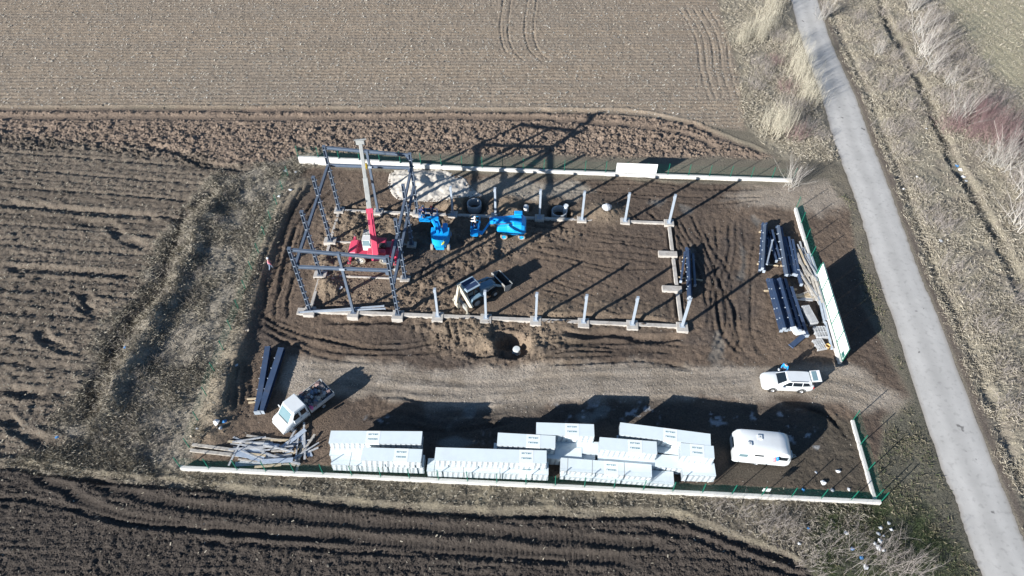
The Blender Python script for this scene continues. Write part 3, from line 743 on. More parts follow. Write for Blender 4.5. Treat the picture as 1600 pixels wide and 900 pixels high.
fence((-28.4, FYN + .02), (FXE + .6, FYN + .02), PH - .02, 'green wire mesh fence along the pale harrowed field', h=1.5, ex=NEX)
fence((FXW, FYS + 2), (FXW - .2, FYN - 2.4), None, 'green wire mesh fence without plinth along the rough grassy bank')
fence((FXE + .05, 61.0), (FXE + .05, 51.0), PH - .02, 'green mesh fence between the timber heap and the road')
fence((FXE - .3, 34.0), (FXE - .3, 26.7), .22, 'green mesh fence on the short plinth beyond the caravan')
# white hoarding in its green frame
hd = thing('hoarding', 'tall white hoarding panels in a green frame on the plinth by the road', 'hoarding', (FXE + .22, 0, 0))
HY0, HY1, n = 51.0, 40.2, 5
for k in range(n):
    a = HY0 + (HY1 - HY0) * k / n; b = HY0 + (HY1 - HY0) * (k + 1) / n
    pn = MB().box((0, (a + b) / 2, PH + .95), (.05, abs(b - a) - .09, 1.85)).build('panel', M_WHITE, hd)
    MB().bar((-.05, a, PH - .02), (-.05, a, PH + 1.9), .06, .06).bar((-.05, a, PH + .03), (-.05, b, PH + .03), .05, .05).bar((-.05, a, PH + 1.87), (-.05, b, PH + 1.87), .05, .05).build('frame', M_GREEN, hd)
MB().bar((-.05, HY1, PH - .02), (-.05, HY1, PH + 1.9), .06, .06).build('frame', M_GREEN, hd)
MB().box((-.06, HY1 + .4, PH + .45), (.03, .55, .5)).build('plate', mat('dark_green_sheet', (.01, .10, .09), rough=.5), hd)
bn = tag(MB().box((0, 0, .72), (4.72, .02, 1.42)).build('white_banner', M_WHITE, None, (11.45, FYN - .06, PH + .08)), 'blank white sheet hung on the fence along the pale harrowed field', 'banner')
tag(MB().box((0, 0, .5), (.62, .02, .5)).build('notice_board', M_WHITE, None, (19.6, FYS + .10, PH + .35)), 'small blank white notice board on the fence near the caravan', 'sign')
# ------------------------------------------------------------------ vehicles
def wheel(parent, x, y, r, w, side, tyre=None, rim=None, hub=.58):
    o = MB().lathe([(r * hub, -w / 2), (r * .93, -w / 2), (r, -w / 2 + .04 * r / .33), (r, w / 2 - .04 * r / .33), (r * .93, w / 2), (r * hub, w / 2)], n=20, axis='y', caps=False).build('wheel', tyre or M_RUBBER, parent, (x, y, r), smooth=False)
    MB().lathe([(r * hub, side * w * .30), (r * hub * .92, side * w * .52), (r * .45, side * w * .36), (r * .2, side * w * .42), (r * .16, side * w * .5), (.01, side * w * .5)], n=14, axis='y').build('rim', rim or M_RIM, o)
    return o
def body_ring(x, w, zb, zt, crown=.02):
    h = zt - zb
    r = [(-w * .90, zb), (-w, zb + h * .22), (-w, zb + h * .62), (-w * .955, zt - h * .10), (-w * .84, zt), (-w * .4, zt + crown)]
    return [(x, y, z) for y, z in r] + [(x, -y, z) for y, z in r[::-1]]
def quad(name, pts, m, parent, off=0.0):
    """thin plate through the points, thickened inwards"""
    P = [Vector(p) for p in pts]; n = (P[1] - P[0]).cross(P[2] - P[0]).normalized()
    k = len(P); b = MB()
    b.add([p + n * off for p in P] + [p + n * (off - .012) for p in P], [tuple(range(k)), tuple(range(k, 2 * k))[::-1]] + [(i, k + i, k + (i + 1) % k, (i + 1) % k) for i in range(k)])
    return b.build(name, m, parent)
def estate_car():
    t = thing('estate_car', 'white estate car with its tailgate raised on the gravel track', 'car', (CAR[0], CAR[1], gh(*CAR) - .02), math.radians(180.5))
    st = [(2.30, .50, .34, .60), (2.22, .70, .24, .68), (2.02, .82, .20, .77), (1.55, .875, .19, .88), (1.0, .885, .19, .95), (.2, .885, .19, .965), (-.8, .885, .19, .98), (-1.7, .875, .20, 1.0), (-2.08, .84, .24, 1.0), (-2.24, .78, .30, .94), (-2.28, .66, .36, .80)]
    MB().loft([body_ring(*s) for s in st]).build('body', M_PAINT, t, smooth=True).modifiers.new('e', 'EDGE_SPLIT').split_angle = math.radians(50)
    # greenhouse
    bot = [(1.02, .66), (1.02, -.66), (.7, -.80), (-.6, -.83), (-1.9, -.80), (-2.12, -.66), (-2.12, .66), (-1.9, .80), (-.6, .83), (.7, .80)]
    mid = [(.22, .52), (.22, -.52), (.05, -.62), (-.7, -.65), (-1.72, -.62), (-1.94, -.54), (-1.94, .54), (-1.72, .62), (-.7, .65), (.05, .62)]
    top = [(x * .93 - .04, y * .86) for x, y in mid]
    MB().loft([[(x, y, .92) for x, y in bot], [(x, y, 1.40) for x, y in mid], [(x, y, 1.46) for x, y in top]]).build('roof', M_PAINT, t)
    quad('windshield', [(.965, .58, .955), (.965, -.58, .955), (.27, -.47, 1.385), (.27, .47, 1.385)][::-1], M_GLASS, t, .012)
    for s in (1, -1):
        def sp(x, z):
            k = (z - .92) / .48; yb = .80 + (.83 - .80) * min(1, max(0, (.7 - x) / 1.3)) if x > -.6 else .83 - .03 * (-.6 - x) / 1.3
            ym = .62 + .03 * min(1, max(0, (.05 - x) / .75)) if x > -.7 else .65 - .03 * (-.7 - x) / 1.0
            return (x, s * (yb * (1 - k) + ym * k), z)
        for a in ([(.62, .985), (-.22, .985), (-.22, 1.36), (.06, 1.36)], [(-.30, .985), (-1.12, .985), (-1.12, 1.355), (-.30, 1.36)], [(-1.20, .99), (-1.86, 1.02), (-1.68, 1.34), (-1.20, 1.355)]):
            pts = [sp(*q) for q in a]
            quad('side_window', pts if s > 0 else pts[::-1], M_GLASS, t, .014)
        MB().bar((-.05, s * .60, 1.465), (-1.6, s * .60, 1.475), .035, .035).build('roof_rail', M_BLACK, t)
        MB().box((.62, s * .98, 1.0), (.14, .2, .13)).build('mirror', M_PAINT, t, bevel=.03)
        quad('headlight', [(2.24, s * .44, .60), (2.02, s * .76, .66), (1.86, s * .80, .775), (2.08, s * .50, .725)][::(1 if s > 0 else -1)], M_LAMP_W, t, .02)
        MB().box((-2.22, s * .74, .80), (.12, .14, .24)).build('tail_light', M_LAMP_R, t, bevel=.02)
        for x in (1.36, -1.24):
            wheel(t, x, s * .80, .32, .2, s)
            MB().lathe([(.345, -.03), (.40, -.01), (.40, .02), (.345, .03)], (x, s * .875, .33), 20, 'y', False).build('wheel_arch', M_BLACK, t)
    MB().box((2.27, 0, .54), (.06, .62, .10)).build('grille', M_BLACK, t)
    MB().box((-2.135, 0, 1.15), (.04, 1.18, .40)).build('boot_shade_panel', M_BLACK, t)  # black panel standing in for the shaded boot interior
    R = Matrix.Rotation(math.radians(-14), 3, 'Y')
    g = MB().box((-2.34, 0, 1.60), (.86, 1.22, .06), rot=Matrix.Rotation(math.radians(12), 3, 'Y')).build('tailgate', M_PAINT, t, bevel=.03)
    MB().box((-2.22, 0, 1.60), (.40, .98, .075), rot=Matrix.Rotation(math.radians(12), 3, 'Y')).build('rear_window', M_GLASS_B, g)
    for s in (1, -1): MB().tube((-2.1, s * .55, 1.2), (-2.5, s * .55, 1.62), .015).build('gas_strut', M_BLACK, t)
estate_car()

def pickup():
    t = thing('flatbed_truck', 'white double cab truck with a loaded dropside bed', 'truck', (*TRK, gh(*TRK) - .02), TRK_A); t.scale = (.93, 1.02, 1.0)
    W = .97
    st = [(2.86, .70, .40, .80), (2.80, .86, .34, .98), (2.55, .94, .32, 1.10), (2.05, W, .32, 1.22), (1.9, W, .32, 1.26), (.4, W, .34, 1.26), (-.05, W, .36, 1.26), (-.08, W - .02, .40, 1.2)]
    MB().loft([body_ring(*s) for s in st]).build('body', M_PAINT, t, smooth=True).modifiers.new('e', 'EDGE_SPLIT').split_angle = math.radians(50)
    bot = [(2.12, .80), (2.12, -.80), (1.8, -.94), (-.06, -.94), (-.06, .94), (1.8, .94)]
    mid = [(1.42, .72), (1.42, -.72), (1.25, -.84), (-.02, -.85), (-.02, .85), (1.25, .84)]
    top = [(x * .94 + .02, y * .90) for x, y in mid]
    MB().loft([[(x, y, 1.2) for x, y in bot], [(x, y, 2.08) for x, y in mid], [(x, y, 2.2) for x, y in top]]).build('cab', M_PAINT, t, bevel=.04)
    quad('windshield', [(2.07, .72, 1.26), (2.07, -.72, 1.26), (1.47, -.66, 2.03), (1.47, .66, 2.03)][::-1], M_GLASS_B, t, .014)
    MB().bar((2.13, -.7, 1.25), (2.13, .7, 1.25), .05, .03).build('wiper_cowl', M_BLACK, t)
    for s in (1, -1):
        def sp(x, z):
            k = (z - 1.2) / .88; return (x, s * (.94 * (1 - k) + .845 * k), z)
        for a in ([(1.72, 1.32), (.92, 1.32), (.92, 1.92), (1.34, 1.92)], [(.72, 1.34), (.16, 1.34), (.16, 1.92), (.72, 1.92)]):
            pts = [sp(*q) for q in a]; quad('side_window', pts if s > 0 else pts[::-1], M_GLASS, t, .014)
        MB().box((1.62, s * 1.12, 1.42), (.10, .24, .34)).build('mirror', M_PAINT, t, bevel=.03)
        MB().bar((1.9, s * (W + .012), .62), (.1, s * (W + .012), .62), .02, .07).build('side_strip', M_BLACK, t)
        for x in (.86, .06): MB().box((x, s * (W + .01), 1.12), (.16, .02, .04)).build('door_handle', M_BLACK, t)
        quad('headlight', [(2.80, s * .5, .86), (2.70, s * .84, .88), (2.52, s * .88, 1.05), (2.66, s * .54, 1.04)][::(1 if s > 0 else -1)], M_LAMP_W, t, .02)
        for x in (2.02, -1.55): wheel(t, x, s * .84, .36, .24, s)
        MB().box((-1.56, s * 1.0, 1.04), (2.70, .04, .40)).build('dropside', mat('alloy_dropside', (.50, .52, .53), rough=.45, var=.08), t, bevel=.01)
    MB().box((-1.56, 0, .80), (2.74, 2.02, .10)).build('bed_floor', M_WOOD2, t)
    MB().box((-2.92, 0, 1.04), (.04, 2.04, .40)).build('tailboard', MATS['alloy_dropside'], t, bevel=.01)
    MB().box((-.2, 0, 1.2), (.05, 2.0, .72)).build('headboard', M_GREYM, t)
    MB().box((2.84, 0, .5), (.16, 1.7, .28)).build('bumper', mat('grey_bumper', (.42, .43, .43), rough=.6), t, bevel=.05)
    MB().box((-1.4, 0, .58), (2.9, .7, .24)).build('chassis', M_BLACK, t)
    return t
TR = pickup()
def tloc(x, y, z):
    c, s = math.cos(TRK_A), math.sin(TRK_A); x *= .93; return (TRK[0] + c * x - s * y, TRK[1] + s * x + c * y, gh(*TRK) - .02 + z)
rl = random.Random(8)
load_cols = [(.30, .27, .25), (.18, .16, .16), (.42, .36, .30), (.10, .11, .14), (.34, .22, .16), (.50, .47, .42), (.16, .20, .27), (.52, .50, .48), (.26, .18, .17)]
lm = [mat('salvage_%d' % i, c, rough=.8, var=.3, scale=5) for i, c in enumerate(load_cols)]
for k in range(84):
    x = rl.uniform(-2.75, -.4); y = rl.uniform(-.85, .85); s = rl.uniform(.2, .48)
    R = Matrix.Rotation(rl.uniform(0, 6), 3, 'Z') @ Matrix.Rotation(rl.uniform(-.5, .5), 3, 'X')
    m = MB(); q = [(-.5, -.5), (.5, -.42), (.46, .5), (-.42, .44)]
    hh = s * rl.uniform(.35, .9)
    v = [R @ Vector((a * s, b * s * .8, -hh / 2)) for a, b in q] + [R @ Vector((a * s * .8, b * s * .65, hh / 2)) for a, b in q]
    m.add(v, [(3, 2, 1, 0), (4, 5, 6, 7), (0, 1, 5, 4), (1, 2, 6, 5), (2, 3, 7, 6), (3, 0, 4, 7)])
    z = .86 + hh * .5 + (rl.uniform(.12, .34) if k > 26 else 0)
    tag(m.build('salvage_piece', lm[k % len(lm)], None, tloc(x, y, z), 0), 'small piece of jumbled salvage lying in the truck bed', 'salvage', 'salvage loaded on the truck bed')
tag(MB().lathe([(.02, 0), (.2, .03), (.26, .2), (.2, .36), (.05, .42), (.02, .42)], n=10).build('pink_sack', mat('pink_plastic', (.75, .12, .30), rough=.5, var=.2), None, tloc(-.42, .82, .95)), 'pink plastic sack in the truck bed behind the cab', 'sack')
for sx in (0,):
    tag(MB().box((0, 0, .2), (.5, 1.1, .4)).build('load_crate', mat('blue_grey_crate', (.14, .18, .24), rough=.6, var=.2), None, tloc(-.62, -.1, .84), TRK_A, bevel=.03), 'dark blue-grey crate across the truck bed behind the cab', 'crate')

def caravan():
    t = thing('caravan', 'white touring caravan parked among the panels and the fence', 'caravan', (*CVN, gh(*CVN) - .02), math.radians(-3))
    L, W, z0, z1 = 2.35, 1.06, .42, 2.46
    rings = []
    prof = [(-L, .62, 1.6), (-L + .03, .50, 2.0), (-L + .22, .44, 2.32), (-L + .55, .42, 2.44), (-.6, .42, 2.5), (1.2, .42, 2.5), (L - .62, .42, 2.42), (L - .26, .44, 2.22), (L - .06, .52, 1.86), (L, .66, 1.4)]
    for x, zb, zt in prof:
        w = W if abs(x) < L - .1 else W - .05
        h = [(-w, zb), (-w, zb + .4 * (zt - zb)), (-w * .985, zt - .26 * (zt - zb) / 2), (-w * .93, zt - .06), (-w * .78, zt - .005), (-w * .35, zt + .02)]
        rings.append([(x, a, b) for a, b in h] + [(x, -a, b) for a, b in h[::-1]])
    MB().loft(rings).build('body', M_PAINT, t, smooth=True).modifiers.new('e', 'EDGE_SPLIT').split_angle = math.radians(42)
    for x, y, s in ((-.35, .28, .42), (-1.25, -.42, .36)):
        v = MB().box((x, y, 2.55), (s, s, .09)).build('roof_vent', M_PAINT, t, bevel=.03)
        MB().box((x, y, 2.605), (s * .25, s * .25, .03)).build('vent_knob', M_GREYM, v)
    MB().box((-L - .005, .1, 1.62), (.03, .95, .42)).build('end_window', M_GLASS, t, bevel=.02)
    MB().box((L - .01, .0, 1.5), (.06, 1.4, .4)).build('front_window', M_GLASS, t, bevel=.02)
    MB().box((1.55, -W - .003, 1.62), (.95, .02, .5)).build('side_window', M_GLASS, t, bevel=.02)
    MB().box((-.35, -W - .003, 1.82), (.75, .02, .22)).build('side_window', M_GLASS, t, bevel=.02)
    MB().box((.45, -W - .004, 1.25), (.62, .02, 1.5)).build('door', M_PAINT, t, bevel=.02)
    MB().bar((-2.1, -W - .004, 1.03), (2.1, -W - .004, 1.03), .02, .07).build('trim_strip', M_GREYM, t); MB().bar((-1.9, -W + .02, 2.22), (1.75, -W + .02, 2.22), .05, .03).build('roof_seam', M_GREYM, t); MB().box((-1.6, -W - .003, 1.62), (.7, .02, .42)).build('side_window', M_GLASS_B, t, bevel=.02)
    for s in (1, -1):
        wheel(t, -.25, s * .92, .31, .19, s)
        MB().tube((2.2, s * .5, .45), (3.25, 0, .45), .04).build('drawbar', M_GREYM, t)
        for x in (-1.9, 1.9): MB().bar((x, s * .8, 0), (x, s * .8, .46), .05, .05).build('corner_steady', M_GREYM, t)
    MB().tube((2.95, 0, 0), (2.95, 0, .6), .03).build('jockey_stand', M_GREYM, t)
    MB().box((2.62, 0, .62), (.36, .62, .34)).build('gas_locker', mat('pale_blue_grey', (.5, .58, .62), rough=.5), t, bevel=.04)
    MB().box((3.25, 0, .48), (.2, .08, .08)).build('hitch', M_BLACK, t)
caravan()
def cv(x, y, z):
    a = math.radians(-3); return (CVN[0] + math.cos(a) * x - math.sin(a) * y, CVN[1] + math.sin(a) * x + math.cos(a) * y, z)
bagp = [(.015, .36), (.03, .30), (.13, .22), (.17, .08), (.14, -.04), (.03, -.08), (.01, -.08)]
tag(MB().lathe(bagp, n=10).build('pink_bag', mat('pink_bag', (.80, .25, .28), rough=.5), None, cv(.90, -1.22, 1.55)), 'pink bag hung on the side of the caravan', 'bag')
tag(MB().lathe([(r * .9, z * 1.15) for r, z in bagp], n=10).build('blue_bag', mat('blue_bag', (.02, .22, .55), rough=.5), None, cv(1.12, -1.20, 1.68)), 'blue bag hung on the side of the caravan', 'bag')

# ------------------------------------------------------------------ backhoe loader
def backhoe():
    a = math.radians(39.5); rear = (-6.15, 45.85)
    t = thing('backhoe_loader', 'blue and cream backhoe loader with raised digging arm between the footings', 'backhoe', (*rear, gh(*rear)), a)
    for s in (1, -1):
        wheel(t, 0, s * .86, .74, .42, s, M_RUBBER, mat('dirty_hub', (.34, .36, .36), rough=.6, var=.2), .5)
        wheel(t, 2.25, s * .84, .48, .32, s, M_RUBBER, MATS['dirty_hub'], .5)
        MB().prism([(-.8, .0), (-.55, .38), (.5, .42), (.85, .1), (.7, .05), (.4, .3), (-.45, .28), (-.65, -.02)], -.24, .24, lambda x, y, z: (x, s * .88 + z, 1.25 + y)).build('fender', M_TEAL, t)
        # loader arms
        MB().bar((.75, s * .55, 1.75), (2.3, s * .58, 1.45), .14, .24).bar((2.25, s * .58, 1.5), (3.35, s * .6, .62), .14, .22).build('loader_arm', M_TEAL, t, bevel=.02)
        MB().tube((1.3, s * .58, 1.05), (2.5, s * .58, 1.28), .05).build('lift_cylinder', M_CHROME, t)
    MB().loft([[(x, y, z) for y, z in ((-w, .62), (-w, h - .08), (-w + .08, h), (w - .08, h), (w, h - .08), (w, .62))] for x, w, h in ((.72, .42, 1.62), (1.6, .40, 1.52), (2.55, .36, 1.40), (2.75, .32, 1.22))]).build('bonnet', M_TEAL, t, bevel=.02)
    MB().box((2.77, 0, 1.0), (.04, .5, .4)).build('grille', M_BLACK, t)
    MB().box((1.0, 0, .62), (3.2, .6, .34)).build('chassis', M_BLACK, t)
    MB().box((-.1, 0, 1.15), (1.5, 1.2, .5)).build('cab_base', M_BLACK, t)
    cabp = [(-.85, .70), (.55, .62), (.62, -.62), (.55, -.62), (-.85, -.70)]
    for x, y in ((-.82, .66), (-.82, -.66), (.6, .60), (.6, -.60), (-.05, .69), (-.05, -.69)): MB().bar((x, y, 1.38), (x * .94, y * .96, 2.66), .08, .08).build('cab_pillar', M_BLACK, t)
    for s in (1, -1):
        quad('cab_window', [(-.78, s * .67, 1.42), (.56, s * .61, 1.42), (.53, s * .585, 2.6), (-.74, s * .64, 2.6)][::(1 if s < 0 else -1)], M_GLASS, t)
    quad('cab_window', [(.60, -.56, 1.5), (.60, .56, 1.5), (.56, .54, 2.6), (.56, -.54, 2.6)], M_GLASS, t); quad('cab_window', [(-.83, .60, 1.5), (-.83, -.60, 1.5), (-.78, -.58, 2.6), (-.78, .58, 2.6)], M_GLASS, t)
    r = MB().box((-.1, 0, 2.71), (1.62, 1.46, .12)).build('cab_roof', mat('pale_teal', (.30, .40, .48), rough=.5, var=.12), t, bevel=.05)
    MB().box((-.1, .30, 2.775), (1.3, .52, .02)).build('roof_panel', mat('navy_roof', (.03, .05, .11), rough=.35), r)
    MB().box((-.1, -.30, 2.775), (1.3, .52, .02)).build('roof_panel', MATS['navy_roof'], r)
    # front bucket: open shell
    b = MB(); prof = [(3.30, 1.05), (3.28, .35), (3.55, .08), (3.95, .18), (4.3, .80), (4.25, .83), (3.9, .25), (3.57, .15), (3.35, .4), (3.36, 1.05)]
    b.prism(prof, -1.12, 1.12, lambda x, y, z: (x, z, y))
    bk = b.build('front_bucket', mat('dark_worn_steel', (.06, .055, .05), rough=.6, var=.3), t)
    for s in (1, -1): MB().prism([(3.3, 1.05), (3.28, .35), (3.55, .08), (3.95, .18), (4.28, .80)], 0, .04, lambda x, y, z: (x, s * (1.12 + z), y)).build('bucket_side', M_GREYM, bk)
    MB().bar((4.28, -1.14, .82), (4.28, 1.14, .82), .09, .05).build('cutting_edge', M_GREYM, bk); MB().bar((3.32, -1.14, 1.06), (3.32, 1.14, 1.06), .10, .06).build('bucket_lip', mat('pale_worn_steel', (.55, .53, .48), rough=.5), bk)
    # rear frame, stabilisers and digging arm
    MB().box((-1.2, 0, .62), (.25, 2.0, .5)).build('rear_frame', M_GREYM, t)
    for s in (1, -1):
        MB().bar((-1.25, s * .95, .95), (-1.3, s * 1.15, .12), .12, .14).box((-1.3, s * 1.17, .07), (.36, .3, .08)).build('stabiliser', M_CREAM, t)
    ca, sa = math.cos(-a), math.sin(-a)
    def loc(P): dx, dy = P[0] - rear[0], P[1] - rear[1]; return (ca * dx - sa * dy, sa * dx + ca * dy, P[2])
    p0 = loc(G(737, 480, .85)); p1 = loc(G(717, 446, 3.1)); p2 = loc(G(713, 474, 1.15)); p3 = loc(G(719, 479, .45))
    MB().bar(p0, p1, .24, .46).build('boom', M_CREAM, t, bevel=.03)
    MB().bar(p1, p2, .22, .36).box(p1, (.4, .3, .4)).build('dipper', M_CREAM, t, bevel=.03)
    v0 = Vector(p2); MB().prism([(0, .1), (.25, .15), (.6, -.15), (.62, -.55), (.3, -.62), (.05, -.4)], -.28, .28, lambda x, y, z: (v0[0] - .1 + x * .6, v0[1] + z, v0[2] + y)).build('digging_bucket', M_CREAM, t, bevel=.02)
    MB().tube(Vector(p0) + Vector((-.1, .2, .5)), (Vector(p0) + Vector(p1)) / 2 + Vector((0, .2, .3)), .05).build('boom_cylinder', M_CHROME, t)
backhoe()

# ------------------------------------------------------------------ blue boom lifts
def basket(parent, c, rz, sx=1.8, sy=.8):
    m = MB(); m.box((0, 0, .03), (sx, sy, .06))
    b = MB().box((0, 0, .03), (sx, sy, .06)).build('basket', M_BLUE, parent, c, rz)
    r = MB()
    for z in (.55, 1.1):
        for s in (1, -1): r.tube((-sx / 2, s * sy / 2, z), (sx / 2, s * sy / 2, z), .025, n=6).tube((s * sx / 2, -sy / 2, z), (s * sx / 2, sy / 2, z), .025, n=6)
    for x in (-sx / 2, -sx / 6, sx / 6, sx / 2):
        for s in (1, -1): r.tube((x, s * sy / 2, .06), (x, s * sy / 2, 1.1), .022, n=6)
    o = r.build('guard_rail', M_BLUE, b); o['kind'] = 'stuff'
    MB().box((0, sy / 2 - .1, .95), (.5, .2, .25)).build('control_box', M_BLACK, b, bevel=.02)
    return b
def lift_chassis(t, axis_y=False):
    c = MB().box((0, 0, .55), (2.3, 1.25, .40)).build('chassis', M_BLUE, t, bevel=.05)
    for x in (-.95, .95):
        for s in (1, -1): wheel(t, x, s * .88, .40, .28, s, M_DUSTY, M_BLUE, .62)
    MB().lathe([(.5, .72), (.5, .9), (.46, .9)], n=18).build('slew_ring', M_BLACK, t)
def lift_b():
    o = (-2.45, 55.62)
    t = thing('boom_lift', 'blue articulated boom lift with its folded arm lowering a basket sideways', 'boom lift', (*o, gh(*o)), math.radians(1))
    lift_chassis(t)
    sect = [(-1.75, .55, .85, 1.35), (-1.6, .7, .8, 1.55), (-.6, .75, .78, 1.7), (.1, .95, .78, 2.15), (.9, 1.0, .78, 2.2), (1.25, .9, .82, 2.0), (1.4, .7, .9, 1.7)]
    rr = []
    for x, w, zb, zt in sect: rr.append([(x, a, b) for a, b in ((-w, zb), (-w * 1.02, (zb + zt) / 2), (-w * .85, zt - .08), (-w * .5, zt), (w * .5, zt), (w * .85, zt - .08), (w * 1.02, (zb + zt) / 2), (w, zb))])
    MB().loft(rr).build('turret', M_BLUE, t, bevel=.04)
    MB().box((.55, .55, 2.4), (.9, .6, .5)).build('engine_hood', M_BLUE, t, bevel=.08)
    MB().bar((.9, .12, 2.45), (-2.25, .12, 1.95), .34, .36).build('main_boom', M_BLUE, t, bevel=.03)
    MB().bar((.6, -.28, 2.1), (-2.35, -.12, 1.75), .26, .26).build('lower_boom', M_BLUE, t, bevel=.03)
    MB().tube((.3, -.42, 2.02), (-1.9, -.42, 1.72), .06).build('boom_cylinder', M_CHROME, t)
    MB().box((-2.3, 0, 1.82), (.5, .62, .52)).build('boom_knuckle', M_BLUE, t, bevel=.08)
    MB().bar((-2.45, -.05, 1.75), (-3.35, -.95, .75), .16, .2).build('jib', M_BLUE, t, bevel=.02)
    MB().box((-3.5, -.75, .72), (.5, .3, .34)).build('basket_mount', M_BLUE, t, bevel=.03)
    basket(t, (-4.1, .05, .30), math.radians(87), 1.95, .82)
    return t
LB = lift_b()
def lift_a():
    o = (-10.1, 53.75)
    t = thing('boom_lift', 'blue boom lift with round yellow-marked counterweight beside the tall frame', 'boom lift', (*o, gh(*o)), math.radians(92))
    lift_chassis(t)
    cw = [(-1.35 * math.cos(a) * .78 - .35, .98 * math.sin(a)) for a in np.linspace(-1.45, 1.45, 13)]
    cw = cw + [(.45, .98), (.45, -.98)][:2]
    MB().prism(cw, .80, 1.95).build('counterweight', M_BLUE, t, bevel=.06)
    MB().box((.7, .45, 1.45), (.9, .5, .95)).box((.7, -.45, 1.45), (.9, .5, .95)).build('engine_hood', M_BLUE, t, bevel=.06)['kind'] = 'stuff'
    y_ = mat('yellow_mark', (.55, .55, .05), rough=.5)
    for k, (b0, b1) in enumerate((((-1.415, .40, 1.20), (-1.38, .62, 1.62)), ((-1.40, .58, 1.25), (-1.405, .42, 1.55)))):
        pass
    MB().bar((-1.40, -.22, 1.18), (-1.34, -.52, 1.62), .05, .09).bar((-1.37, -.46, 1.30), (-1.39, -.28, 1.50), .05, .08).build('painted_mark', y_, t)
    MB().box((-1.25, 0, .55), (.3, .9, .35)).build('rear_bumper', M_BLUE, t, bevel=.03)
    ca, sa = math.cos(-math.radians(92)), math.sin(-math.radians(92))
    def loc(P): dx, dy = P[0] - o[0], P[1] - o[1]; return Vector((ca * dx - sa * dy, sa * dx + ca * dy, P[2] - gh(*o)))
    tip = loc(G(676, 344, 2.35)); tip2 = loc(G(684, 345, 2.2))
    MB().bar((-.55, .14, 2.12), tip, .26, .32).build('main_boom', M_BLUE, t, bevel=.03)
    MB().bar((-.55, -.24, 2.05), tip2, .24, .26).build('lower_boom', M_BLUE, t, bevel=.03)
    MB().box((tip + tip2) / 2 + Vector((.15, 0, -.05)), (.6, .8, .5)).build('boom_knuckle', M_BLUE, t, bevel=.08)
    bc = loc(G(670, 342, 1.35))
    basket(t, bc, math.radians(88), 1.9, .95)
    MB().bar((tip + tip2) / 2 + Vector((.2, .1, -.1)), bc + Vector((-.4, -.1, .4)), .16, .2).build('jib', M_BLUE, t, bevel=.02)
    return t, G(670, 342, 1.35 + gh(*o))
LA, LAB = lift_a()

